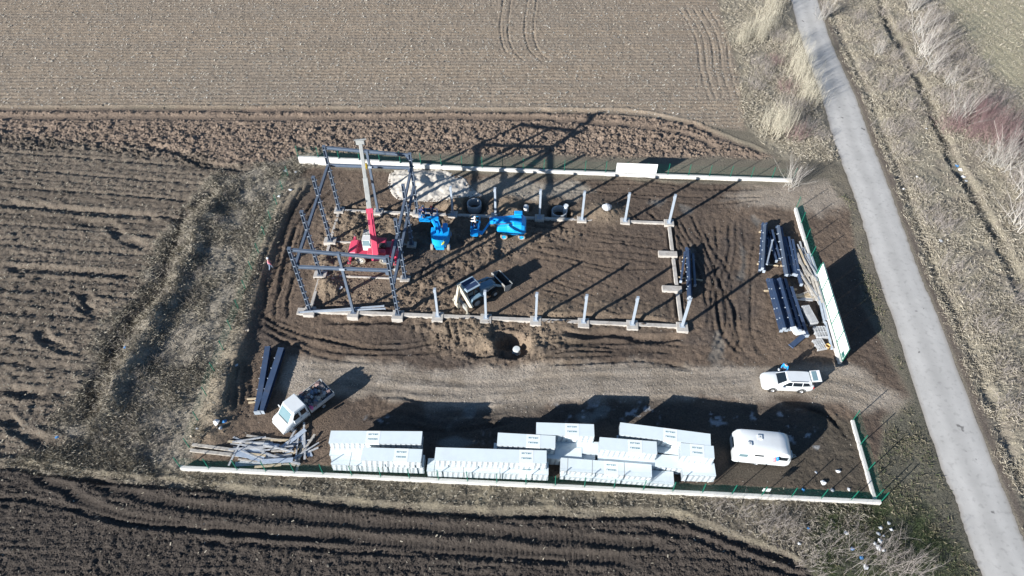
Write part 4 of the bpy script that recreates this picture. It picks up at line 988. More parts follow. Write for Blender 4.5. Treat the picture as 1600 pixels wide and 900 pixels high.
# ------------------------------------------------------------------ red mobile crane
def crane():
    o = (-16.75, 51.45); z0 = gh(*o)
    t = thing('mobile_crane', 'red mobile crane with raised telescopic boom inside the steel frame', 'crane', (*o, z0), math.radians(1))
    hub = mat('pale_hub', (.5, .5, .47), rough=.6, var=.2)
    for x in (-1.45, 1.05):
        for s in (1, -1): wheel(t, x, s * 1.0, .58, .42, s, M_DUSTY, hub, .55)
    MB().box((-.05, 0, .92), (4.3, 1.35, .42)).build('carrier_frame', M_RED, t, bevel=.04)
    MB().box((-.05, 0, 1.2), (4.5, 2.1, .12)).build('deck', M_RED, t, bevel=.02)
    MB().loft([[(x, y, z) for y, z in ((-w, .8), (-w, h - .12), (-w + .12, h), (w - .12, h), (w, h - .12), (w, .8))] for x, w, h in ((-2.75, .75, 1.15), (-2.6, .95, 1.4), (-1.9, 1.0, 1.55), (-1.75, .95, 1.5))]).build('front_hood', M_RED, t, bevel=.03)
    MB().loft([[(x, y, z) for y, z in ((-w, .7), (-w, h - .15), (-w + .2, h), (w - .2, h), (w, h - .15), (w, .7))] for x, w, h in ((1.75, 1.0, 1.75), (2.35, 1.0, 1.7), (2.6, .8, 1.3))]).build('engine_hood', M_RED, t, bevel=.03)
    MB().box((.55, -.95, 1.34), (1.1, .5, .18)).build('toolbox', M_GREYM, t, bevel=.03)
    MB().box((1.3, .55, 1.29), (.75, .8, .06)).build('tread_plate', M_GREYM, t); MB().box((2.2, 0, 1.74), (.5, 1.1, .03)).build('engine_grille', M_BLACK, t); MB().box((-2.72, 0, 1.0), (.06, 1.0, .3)).build('front_grille', M_BLACK, t)
    MB().lathe([(.05, 0), (.38, 0), (.38, .5), (.05, .5)], (.95, -.75, 2.0), 14, 'y').build('winch_drum', M_BLACK, t)
    MB().box((.2, -1.05, .8), (.9, .3, .5)).build('fuel_tank', M_RED, t, bevel=.05)
    for x in (-2.45, 2.3):
        for s in (1, -1):
            b = MB().box((x, s * 1.4, .85), (.28, 1.0, .24)).build('outrigger', M_RED, t, bevel=.02)
            MB().tube((x, s * 1.85, .15), (x, s * 1.85, 1.25), .08).build('jack_leg', M_CHROME, b); MB().lathe([(.02, 0), (.26, 0), (.26, .07), (.1, .16), (.02, .16)], (x, s * 1.85, 0), 12).build('foot_pad', M_GREYM, b)
    MB().lathe([(.62, 1.26), (.62, 1.46), (.55, 1.46)], n=20).build('slew_ring', M_BLACK, t)
    MB().box((.35, -.35, 1.75), (1.7, 2.4, .5)).build('superstructure', M_RED, t, bevel=.06)
    MB().box((.75, -1.35, 1.95), (1.3, .55, .75)).build('counterweight', M_RED, t, bevel=.08)
    # cab beside the boom with guarded roof
    cx, cy = -.62, .05
    MB().box((cx, cy, 1.95), (.85, 1.5, .75)).build('cab', mat('cab_white', (.66, .68, .67), rough=.45, var=.08), t, bevel=.05)
    quad('cab_window', [(cx - .38, cy - .76, 2.3), (cx + .38, cy - .76, 2.3), (cx + .36, cy - .55, 2.95), (cx - .36, cy - .55, 2.95)], M_GLASS_B, t)
    for s in (1, -1):
        quad('cab_window', [(cx + s * .425, cy - .7, 2.33), (cx + s * .425, cy + .7, 2.33), (cx + s * .40, cy + .66, 2.95), (cx + s * .40, cy - .52, 2.95)][::s], M_GLASS, t)
        for y in (-.66, .70): MB().bar((cx + s * .40, cy + y, 2.3), (cx + s * .38, cy + y * .88, 3.0), .06, .06).build('cab_pillar', MATS['cab_white'], t)
    quad('cab_window', [(cx + .38, cy + .755, 2.33), (cx - .38, cy + .755, 2.33), (cx - .36, cy + .68, 2.95), (cx + .36, cy + .68, 2.95)], M_GLASS, t)
    MB().box((cx, cy - .3, 3.0), (.84, .7, .06)).build('cab_roof', MATS['cab_white'], t)
    gd = MB().box((cx, cy + .42, 2.98), (.8, .72, .03)).build('roof_glass', M_GLASS, t)
    g = MB()
    for k in range(6): g.bar((cx - .4 + .16 * k, cy + .05, 3.03), (cx - .4 + .16 * k, cy + .8, 3.03), .035, .03)
    for k in range(5): g.bar((cx - .41, cy + .08 + .18 * k, 3.05), (cx + .41, cy + .08 + .18 * k, 3.05), .035, .02)
    g.build('roof_guard', MATS['cab_white'], t)['kind'] = 'stuff'
    # boom
    ca, sa = math.cos(-math.radians(1)), math.sin(-math.radians(1))
    def loc(P): dx, dy = P[0] - o[0], P[1] - o[1]; return Vector((ca * dx - sa * dy, sa * dx + ca * dy, P[2] - z0))
    foot = loc(G(588, 404, 2.15)); tip = loc((-17.62, 56.28, 11.3)); d = (tip - foot)
    up = Vector((0, 0, 1))
    B1 = MB().bar(foot - d * .02, foot + d * .43, .60, .68).build('boom_base_section', M_RED, t, bevel=.03)
    MB().bar(foot + d * .40, foot + d * .44, .68, .76).build('boom_collar', M_RED, B1)
    MB().bar(foot + d * .30, foot + d * .345, .615, .695).build('boom_band', mat('dark_red_band', (.20, .012, .05), rough=.5), B1)
    MB().bar(foot + d * .43, foot + d * .70, .46, .50).build('boom_middle_section', M_GREYM, t, bevel=.02)
    MB().bar(foot + d * .70, foot + d * .98, .34, .40).build('boom_top_section', M_GREYM, t, bevel=.02)
    sd = d.normalized().cross(up).normalized()
    nn = sd.cross(d.normalized()).normalized()
    MB().bar(foot + d * .2 + nn * .38, foot + d * .44 + nn * .36, .2, .05).build('boom_top_plate', M_RED, B1)
    hd_ = MB().box(tip, (.85, .36, .5)).build('boom_head', M_GREYM, t, bevel=.03)
    MB().bar(tip - sd * .6 + Vector((0, 0, .3)), tip + sd * .6 + Vector((0, 0, .3)), .12, .08).build('head_bar', M_GREYM, hd_)
    for s in (1, -1): MB().lathe([(.22, -.05), (.26, -.05), (.26, .05), (.22, .05)], tip + Vector((s * .2, .15, -.1)), 14, 'y').build('sheave', M_BLACK, hd_)
    MB().tube(foot + Vector((0, .9, -.25)), foot + d * .33 - nn * .34, .10).build('lift_ram', M_CHROME, t)
    hk = tip + Vector((.05, .2, 0)); r = MB()
    for s in (-.08, .08): r.tube(hk + Vector((s, 0, -.2)), hk + Vector((s, 0, -3.0)), .018, n=5)
    r.build('hoist_rope', M_BLACK, t)['kind'] = 'stuff'
    MB().lathe([(.02, -.3), (.14, -.25), (.2, 0), (.16, .3), (.02, .34)], hk + Vector((0, 0, -3.25)), 10).build('hook_block', mat('hook_yellow', (.55, .38, .04), rough=.5), t)
crane()
# ------------------------------------------------------------------ packs of wall panels
PW = 1.14
PACKS = []
GLY = None
def glyphs(seed, n=7):
    """short dashes standing in for the unreadable printed line"""
    r = random.Random(seed); m = MB(); x = -.40
    while x < .40:
        w = r.choice((.06, .09, .11)); k = r.random()
        m.box((x + w / 2, .045 if k < .5 else 0, 0), (w * .85, .03, .004))
        m.box((x + .02, 0, 0), (.028, .13, .0046))
        if k > .3: m.box((x + w / 2, -.05, 0), (w * .85, .03, .0034))
        if k > .6: m.box((x + w - .02, 0, 0), (.026, .12, .005))
        x += w + .028
    return m
GLY = [glyphs(11), glyphs(12)]
gly_me = []
def pack(bl, br, zt, h, label, sticker=None, depth=PW, muddy=False, straps=(), sheets=9):
    zt += .004 * (len(PACKS) % 9); PACKS.append(1)
    A, B = G(*bl, zt), G(*br, zt)
    d = B - A; L = float(np.hypot(d[0], d[1])); ang = math.atan2(d[1], d[0])
    nrm = np.array([d[1], -d[0]]) / L                      # towards the camera side
    c = (A[:2] + B[:2]) / 2 + nrm * depth / 2
    t = thing('panel_pack', label, 'panel pack', (c[0], c[1], zt - h), ang, 'packs of white wall panels')
    r = random.Random(int(bl[0] * 7 + bl[1]))
    th = h / sheets; me = None
    m0 = .0
    for k in range(sheets):
        if me is None:
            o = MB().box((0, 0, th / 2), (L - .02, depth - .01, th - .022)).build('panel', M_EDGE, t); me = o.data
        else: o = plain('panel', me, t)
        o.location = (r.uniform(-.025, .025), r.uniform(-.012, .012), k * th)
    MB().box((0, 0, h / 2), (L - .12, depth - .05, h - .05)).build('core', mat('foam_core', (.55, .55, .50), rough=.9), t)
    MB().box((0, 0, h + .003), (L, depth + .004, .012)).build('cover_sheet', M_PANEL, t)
    # stretch film with slanting creases along the long sides
    w = MB(); n = max(6, int(L / .42))
    for s in (-1,):
        for k in range(n):
            x0 = -L / 2 + L * k / n; x1 = x0 + L / n * .62
            w.add([(x0, s * (depth / 2 + .006), .04), (x1, s * (depth / 2 + .012), .04), (x1 + .12, s * (depth / 2 + .012), h - .06), (x0 + .12, s * (depth / 2 + .006), h - .06)], [(0, 1, 2, 3)])
    if n > 4: w.build('stretch_film', M_WRAP, t)['kind'] = 'stuff'
    if sticker is not None:
        x = -L / 2 + sticker * L
        st = MB().box((x, 0, h + .012), (1.15, depth + .006, .006)).box((x, -depth / 2 - .016, h * .72), (1.15, .006, h * .5)).build('printed_film', M_PAPER, t)
        if not gly_me:
            for g in GLY:
                o = g.build('print_line', M_INK, st); gly_me.append(o.data); o.location = (x, .26 if len(gly_me) == 1 else -.18, h + .020)
        else:
            for k, gm_ in enumerate(gly_me): plain('print_line', gm_, st, (x, .26 if k == 0 else -.18, h + .020))
        o = plain('print_line', gly_me[0], st, (x, -depth / 2 - .022, h * .72)); o.rotation_euler = (math.radians(90), 0, 0)
    for fx in straps:
        x = -L / 2 + fx * L
        MB().box((x, 0, h + .013), (.04, depth + .02, .008)).build('strap', M_GREYM, t); MB().box((x, -depth / 2 - .02, h / 2), (.04, .012, h)).build('strap', M_GREYM, t)
    for fx in (.15, .5, .85):
        if zt - h < .3: MB().box((-L / 2 + fx * L, 0, -.07), (.14, depth, .14)).build('bearer', M_WOOD, t)
    return t
Z1, Z2, HP = 1.27, 2.42, 1.13
pack((518, 692), (660, 693), Z1, HP, 'long panel pack under another, behind the pack nearest the timber heap')
pack((517, 673), (660, 674), Z2, HP, 'long upper panel pack with one printed label, nearest the parked truck', .47)
pack((521, 706), (664, 711), Z1, HP, 'long strapped lower panel pack by the fence, nearest the timber heap', None, straps=(.2, .55, .85))
pack((567, 699), (660, 702), Z2, HP, 'shorter labelled panel pack resting on the pack nearest the timber heap', .66, sheets=8)
pack((669, 716), (857, 722), Z1, HP, 'longest lower panel pack wrapped in film, in the middle of the fence row', .82, straps=(.06, .3, .6), sheets=8)
pack((681, 699), (854, 704), Z2, HP, 'longest upper panel pack wrapped in film, in the middle of the fence row', .82, sheets=8)
pack((772, 692), (909, 700), Z1, HP, 'lower panel pack half shaded under a labelled pack', None)
pack((878, 699), (930, 703), Z1 - .25, HP - .25, 'short bare panel pack end showing beyond a shaded pack', None)
pack((778, 676), (868, 681), Z2, HP, 'labelled upper panel pack crossing the shaded pack behind the longest one', .62)
pack((803, 683), (939, 691), Z1, HP, 'lower panel pack at the back with both ends showing', None)
pack((838, 660), (928, 663), Z2, HP, 'labelled upper panel pack at the back of the middle stacks, nearest the gravel track', .62, sheets=8)
pack((964, 680), (1108, 698), Z1, HP, 'long skewed lower panel pack nearest the frosty shade', None)
pack((969, 660), (1110, 678), Z2, HP, 'long skewed upper panel pack with one label, nearest the frosty shade', .56)
pack((934, 703), (1114, 716), Z1, HP, 'long bare lower panel pack carrying two shorter packs', None)
pack((937, 683), (1026, 690), Z2, HP, 'labelled upper panel pack with torn wood edge on the long bare pack', .62, sheets=8)
pack((1063, 692), (1115, 697), Z2, HP, 'short upper labelled panel pack at the end nearest the caravan', .5, sheets=8)
pack((876, 724), (1052, 737), .75, .62, 'thin lower panel pack by the fence with one end bare', None)
pack((876, 715), (1018, 726), 1.40, .62, 'thin labelled panel pack with slanting straps by the fence', .56, straps=(.08, .35, .7))
pack((1065, 722), (1116, 724), 1.3, 1.15, 'short muddy panel pack by the fence opposite the caravan', None)

# ------------------------------------------------------------------ stacked steel
def steel(p, q, z, label, group, h=.34, b=.24, m=None, cle=True):
    A, B = G(*p, z), G(*q, z)
    c = (A + B) / 2; d = B - A; L = float(np.hypot(d[0], d[1])); ang = math.atan2(d[1], d[0])
    t = thing('steel_beam', label, 'steel beam', (c[0], c[1], z), ang, group)
    MB().ibeam((-L / 2, 0, 0), (L / 2, 0, 0), h, b, t=.03).build('profile', m or M_STEEL_D, t)
    for s in (1, -1): MB().box((s * (L / 2 + .012), 0, 0), (.024, b + .05, h + .06)).build('end_plate', M_GALV if s > 0 else (m or M_STEEL_D), t)
    if cle:
        k = MB(); n = int(L / 1.1)
        for j in range(1, n): k.box((-L / 2 + j * L / n, -b / 2 - .04, h / 2 - .06), (.05, .1, .1))
        if n > 1:
            o = k.build('cleats', M_GALV, t); o['kind'] = 'stuff'
    return t
def sleeper(p, q, z=.08, w=.12, h=.16, m=None, label='wooden sleeper under the stacked steel', group='sleepers under the steel'):
    A, B = G(*p, z), G(*q, z); c = (A + B) / 2; d = B - A; L = float(np.hypot(d[0], d[1]))
    zz = gh(c[0], c[1])
    return tag(MB().box((0, 0, 0), (L, w, h)).build('sleeper', m or M_WOOD3, None, (c[0], c[1], max(zz, 0) + .05), math.atan2(d[1], d[0])), label, 'sleeper', group)
g1 = 'steel stacked nearest the puddle'
for p, q, z, m in (((1192, 350), (1187, 423), .4, None), ((1197, 350), (1193.5, 424), .4, None), ((1201, 362), (1200, 411), .4, None), ((1195, 352), (1191, 420), .78, M_STEEL),
                   ((1199, 362), (1213, 408), .4, None), ((1206, 361), (1218, 405), .4, None)):
    steel(p, q, z, 'blue steel beam in the small stack beside the puddle', g1, m=m, b=.22)
steel((1207, 376), (1198, 413), .82, 'pale thin steel beam slung across the small stack beside the puddle', None, .14, .14, M_GALV, False)
g2 = 'steel stacked beside the timber heap'
for p, q, z, m in (((1214, 355), (1228, 430), .4, None), ((1220, 356), (1233, 430), .4, None), ((1216, 354), (1229, 430), .78, M_STEEL), ((1226, 372), (1240, 429), .4, None), ((1232, 372), (1244, 430), .4, None), ((1238, 376), (1247, 423), .4, None), ((1244, 415), (1252, 445), .35, None)):
    steel(p, q, z, 'blue steel beam lying between the puddle stack and the timber heap', g2, m=m)
steel((1230, 431), (1248, 429), .3, 'short pale steel length lying across the ends of the beams', None, .1, .1, M_GALV, False)
g3 = 'steel stacked nearest the white car'
for p, q, z in (((1200, 437), (1221, 517), .4), ((1208, 437), (1229, 516), .4), ((1213, 437), (1234, 515), .4), ((1219, 436), (1240, 512), .4), ((1226, 437), (1250, 516), .4), ((1236, 450), (1261, 525), .4), ((1204, 438), (1225, 514), .8), ((1217, 437), (1238, 513), .8)):
    steel(p, q, z, 'blue steel beam in the wide stack nearest the white car', g3, b=.3, h=.36)
tag(MB().box((0, 0, 0), (.55, .8, .14)).box((.3, -.45, .03), (1.0, .3, .1)).build('foam_offcut', M_WHITE, None, (*G(1242, 516, 1.05)[:2], 1.05), .3), 'white offcut lying on the wide steel stack', 'offcut')
steel((1236, 541), (1256, 524), .2, 'short dark steel plate on the mud beside the wide steel stack', None, .08, .5, M_STEEL_D, False)
g4 = 'pale steel beside the plinth'
for p, q in (((1262, 398), (1277, 440)), ((1267, 398), (1281, 438)), ((1276, 448), (1288, 503)), ((1280, 448), (1291, 500)), ((1290, 505), (1300, 545))):
    steel(p, q, .35, 'pale steel purlin lying along the plinth by the road', g4, .2, .16, M_GALV, False)
g5 = 'steel lying beside the end footing'
for p, q, z in (((1072.5, 388), (1075.5, 466), .35), ((1077, 392), (1079.5, 466), .35), ((1074.5, 390), (1077.5, 464), .7), ((1070, 395), (1063.6, 440), .35)):
    steel(p, q, z, 'dark blue steel beam lying outside the end footing', g5, .3, .2)
steel((1082.6, 397.5), (1086, 446), .35, 'single pale steel beam lying outside the end footing', None, .3, .22, M_STEEL, False)
sleeper((1060, 433), (1098, 438)); sleeper((1066, 402), (1086, 406)); sleeper((1186, 362), (1225, 366)); sleeper((1183, 412), (1216, 415)); sleeper((1194, 454), (1245, 452)); sleeper((1216, 505), (1262, 508)); sleeper((1220, 415), (1252, 412))
for p, q, w in (((419, 544), (402, 645), .5), ((440, 546), (408, 644), .55)):
    steel(p, q, .38, 'wide navy steel girder lying in the mud near the truck', 'navy girders near the truck', .5, w, M_STEEL_D)
sleeper((386, 624), (412, 622)); sleeper((388, 629), (414, 627))
for k, (p, q) in enumerate((((467, 488), (600, 478)), ((490, 487), (602, 482)))):
    steel(p, q, .5 - .06 * k, 'pale slender steel length laid on the footing under the tall frame', 'slender steel on the footing', .14, .12, M_GALV, False)
for p, q in (((1080, 470), (1076, 500)), ((1160, 462), (1172, 445))): pass

# ------------------------------------------------------------------ planks
plank_me = []
for k, (L, w, h, m) in enumerate(((2.4, .16, .05, M_WOOD2), (3.2, .2, .05, M_WOOD), (1.7, .14, .06, M_WOOD), (2.8, .12, .09, M_WOOD2), (2.2, .2, .04, M_WOOD3), (3.6, .18, .05, M_WOOD2), (2.6, .42, .04, mat('film_faced_board', (.36, .42, .50), rough=.5, var=.15)))):
    mm = MB().box((0, 0, 0), (L, w, h)).build('x', m); me = mm.data; me.name = 'plank'; bpy.data.objects.remove(mm); plank_me.append((me, L))
def plank(x, y, z, a, k, label, group, tilt=0.0):
    o = bpy.data.objects.new('plank', plank_me[k][0]); COL.objects.link(o); o.location = (x, y, z); o.rotation_euler = (0, tilt, a)
    return tag(o, label, 'plank', group)
rp = random.Random(21)
lb = 'loose weathered plank in the timber heap beside the panel stacks'
for k in range(58):
    u = rp.random(); c = G(372 + 108 * u, 700 + rp.uniform(-18, 30) * (1 - .5 * abs(u - .5)), .3)
    lay_ = int(4 * (1 - abs(u - .45) * 1.6)); z = .05 + .075 * rp.randint(0, max(1, lay_)) * 1.6
    plank(c[0], c[1], gh(c[0], c[1]) * 0 + z, rp.gauss(-.07, .16) if u < .72 else rp.gauss(1.2, .5), rp.randint(0, 6), lb, 'planks in the heap beside the panels', rp.uniform(-.05, .05))
for p, q in (((300, 694), (366, 703)), ((297, 703), (362, 710))):
    A, B = G(*p, .3), G(*q, .3); L = float(np.linalg.norm(A - B)); c = (A + B) / 2
    tag(MB().box((0, 0, .0), (L, .28, .14)).build('timber_beam', M_WOOD, None, (c[0], c[1], .24), math.atan2(B[1] - A[1], B[0] - A[0]), bevel=.01), 'long thick timber beam lying next to the plank heap', 'timber', 'long timbers by the plank heap')
A, B = G(371, 700, .3), G(360, 722, .3); tag(MB().box((0, 0, 0), (2.0, .16, .06)).build('plank', M_WOOD2, None, ((A + B) / 2), math.atan2(B[1] - A[1], B[0] - A[0])), 'single grey plank set crosswise between timbers and plank heap', 'plank')
lb2 = 'pale splintered plank in the heap between the steel and the plinth'
for k in range(60):
    u = rp.random(); c = G(1252 + 22 * u + rp.uniform(-9, 9), 396 + 60 * u + rp.uniform(-6, 6), .3); z = .06 + .07 * rp.randint(0, 7)
    plank(c[0], c[1], z, rp.gauss(-1.42, .12), rp.choice((0, 1, 2, 4, 5, 1)), lb2, 'planks in the heap by the plinth', rp.uniform(-.05, .05))
for k in range(8):
    c = G(1245 + rp.uniform(0, 20), 456 + rp.uniform(0, 16), .1); plank(c[0], c[1], max(0, gh(c[0], c[1])) + .05, rp.uniform(-.2, .5), rp.choice((0, 2, 4)), 'loose plank on the mud past the end of the pale plank heap', 'planks scattered by the heap')
def pallet(px, py, a, n, label, sx=1.2, sy=.8):
    c = G(px, py, .2)
    for k in range(n):
        t = thing('pallet', label, 'pallet', (c[0], c[1], max(0, gh(c[0], c[1])) + .145 * k), a, 'pallets ' + label[-16:])
        for j in range(5): MB().box((0, -sy / 2 + .07 + j * (sy - .14) / 4, .13), (sx, .10, .022)).build('deck_board', M_WOOD2, t)
        for j in range(3): MB().box((-sx / 2 + .06 + j * (sx - .12) / 2, 0, .06), (.10, sy, .115)).build('stringer', M_WOOD2, t)
pallet(1264, 494, -1.35, 4, 'grey wooden pallet in the long stack behind the hoarding', 2.2, .8)
pallet(1282, 520, -1.45, 3, 'grey wooden pallet in the short stack behind the hoarding', 1.3, 1.2)
pallet(1281, 538, -1.3, 2, 'grey wooden pallet nearest the yellow bucket', 1.2, 1.0)
c = G(1292, 543); tag(MB().lathe([(.02, 0), (.2, 0), (.24, .34), (.22, .34), (.18, .05), (.02, .05)], n=14).build('bucket', mat('yellow_plastic', (.62, .42, .16), rough=.5), None, (c[0], c[1], max(0, gh(c[0], c[1])))), 'yellow plastic bucket beside the pallets and the plinth', 'bucket')

# ------------------------------------------------------------------ wells, drum, heap
def ring(px, py, r, h, z, label, part=1.0, a0=0.0, m=None):
    c = G(px, py, 0); n = 26; mb = MB(); k0 = int(n * part)
    prof = [(r, 0), (r, h), (r - .1, h), (r - .1, 0)]
    rings = [[(q * math.cos(a0 + 2 * math.pi * k / n), q * math.sin(a0 + 2 * math.pi * k / n), zz) for q, zz in prof] for k in range(k0 + 1)]
    mb.loft(rings, caps=part < 1)
    return tag(mb.build('concrete_ring', m or mat('well_concrete', (.42, .44, .45), rough=.85, var=.12, scale=3, dirt=(.25, .2, .15), dirt_amt=.5), None, (c[0], c[1], z)), label, 'well ring')
ring(741, 320, .82, 1.0, -.72, 'concrete well ring sunk in a pit behind the blue lift')
ring(874, 331, .88, .9, -.72, 'pale concrete well ring with a white pipe beside it')
c = G(884, 324, .2); tag(MB().tube((0, 0, -.8), (0, 0, .45), .26, n=14).tube((0, 0, .45), (0, 0, .50), .29, n=14).build('drain_pipe', mat('pale_plastic', (.72, .76, .78), rough=.5), None, (c[0], c[1], 0)), 'white upright pipe stub inside the concrete well', 'pipe')
c = G(822, 324, .3); tag(MB().lathe([(.02, 0), (.27, 0), (.3, .1), (.28, .4), (.3, .7), (.26, .86), (.1, .9), (.1, .94), (.02, .94)], n=16).build('plastic_drum', mat('white_plastic', (.80, .81, .80), rough=.4), None, (c[0], c[1], gh(c[0], c[1]) - .02)), 'white plastic drum standing in a muddy hollow by the well', 'drum')
c = G(807, 546, -.6); tag(MB().lathe([(.02, -1.2), (.55, -1.2), (.55, -.5), (.36, -.1), (.36, .35), (.34, .42), (.02, .44)], n=20).build('manhole_cone', mat('white_manhole', (.66, .70, .70), rough=.6, var=.08), None, (c[0], c[1], -.9)), 'white round manhole cap down in the open pit', 'manhole')
c = G(948, 326, .6); 
bag = MB(); rr_ = []
for z, s in ((0, .45), (.2, .55), (.45, .5), (.6, .28), (.66, .05)): rr_.append([((s + .07 * math.sin(5 * a)) * math.cos(a), (s + .07 * math.cos(4 * a)) * math.sin(a) * .8, z) for a in np.linspace(0, 2 * math.pi, 14, endpoint=False)])
tag(bag.loft(rr_).build('bulk_bag', mat('grey_white_bag', (.45, .47, .50), rough=.7, var=.15, bump=.03), None, (c[0], c[1], gh(c[0], c[1]) - .08)), 'crumpled white bulk bag on the spoil mound beside the footing', 'bag')
# heap of pale sand by the fence
hp = GP([(612, 268), (640, 262), (690, 262), (722, 275), (735, 290), (745, 300), (755, 306), (700, 314), (650, 316), (615, 310), (606, 288)])
hx = np.arange(hp[:, 0].min() - .5, hp[:, 0].max() + .5, .14); hy = np.arange(hp[:, 1].min() - .5, min(hp[:, 1].max() + .5, 65.55), .14)
HX, HY = np.meshgrid(hx, hy); dd = sdf(HX, HY, hp) + (fbm(HX * .7, HY * .7, 5) - .5) * .7
cx0 = G(652, 280)[:2]; ridge = np.clip(dd, 0, 2.4) ** 1.5; hz_ = ridge * .21 * (.8 + .4 * fbm(HX * .6, HY * .6, 6)) * (.30 + .70 * np.exp(-((HX - cx0[0]) / 2.6) ** 2)) + (.16 * (fbm(HX * 2.2, HY * 2.2, 8) - .5) + .03 * rng.normal(0, 1, HX.shape)) * (dd > .1)
g0 = gha(HX, HY); cc = G(676, 283, .8)
hz_ *= 1 - .4 * np.exp(-(((HX - cc[0]) * .8 + (HY - cc[1]) * .6) / .55) ** 2) * (np.abs((HX - cc[0]) * -.6 + (HY - cc[1]) * .8) < 1.6)
zz = np.where(dd > 0, g0 + hz_ + .01, g0 - .3)
hm = bpy.data.meshes.new('sand_heap'); n2 = HX.shape[1]; jj = (np.arange(HX.shape[0] - 1)[:, None] * n2 + np.arange(n2 - 1)[None]).reshape(-1)
fill_mesh(hm, np.stack([HX, HY, zz], -1).reshape(-1, 3), np.stack([jj, jj + 1, jj + n2 + 1, jj + n2], 1))
hm.materials.append(mat('pale_sand', (.54, .50, .44), rough=.95, var=.12, scale=2, bump=.03, bscale=9, dirt=(.44, .40, .34), dirt_amt=.5))
hm.polygons.foreach_set('use_smooth', np.ones(len(hm.polygons), bool))
so = bpy.data.objects.new('sand_heap', hm); COL.objects.link(so); tag(so, 'pale sand heap between the tall frame and the field fence', 'sand heap')
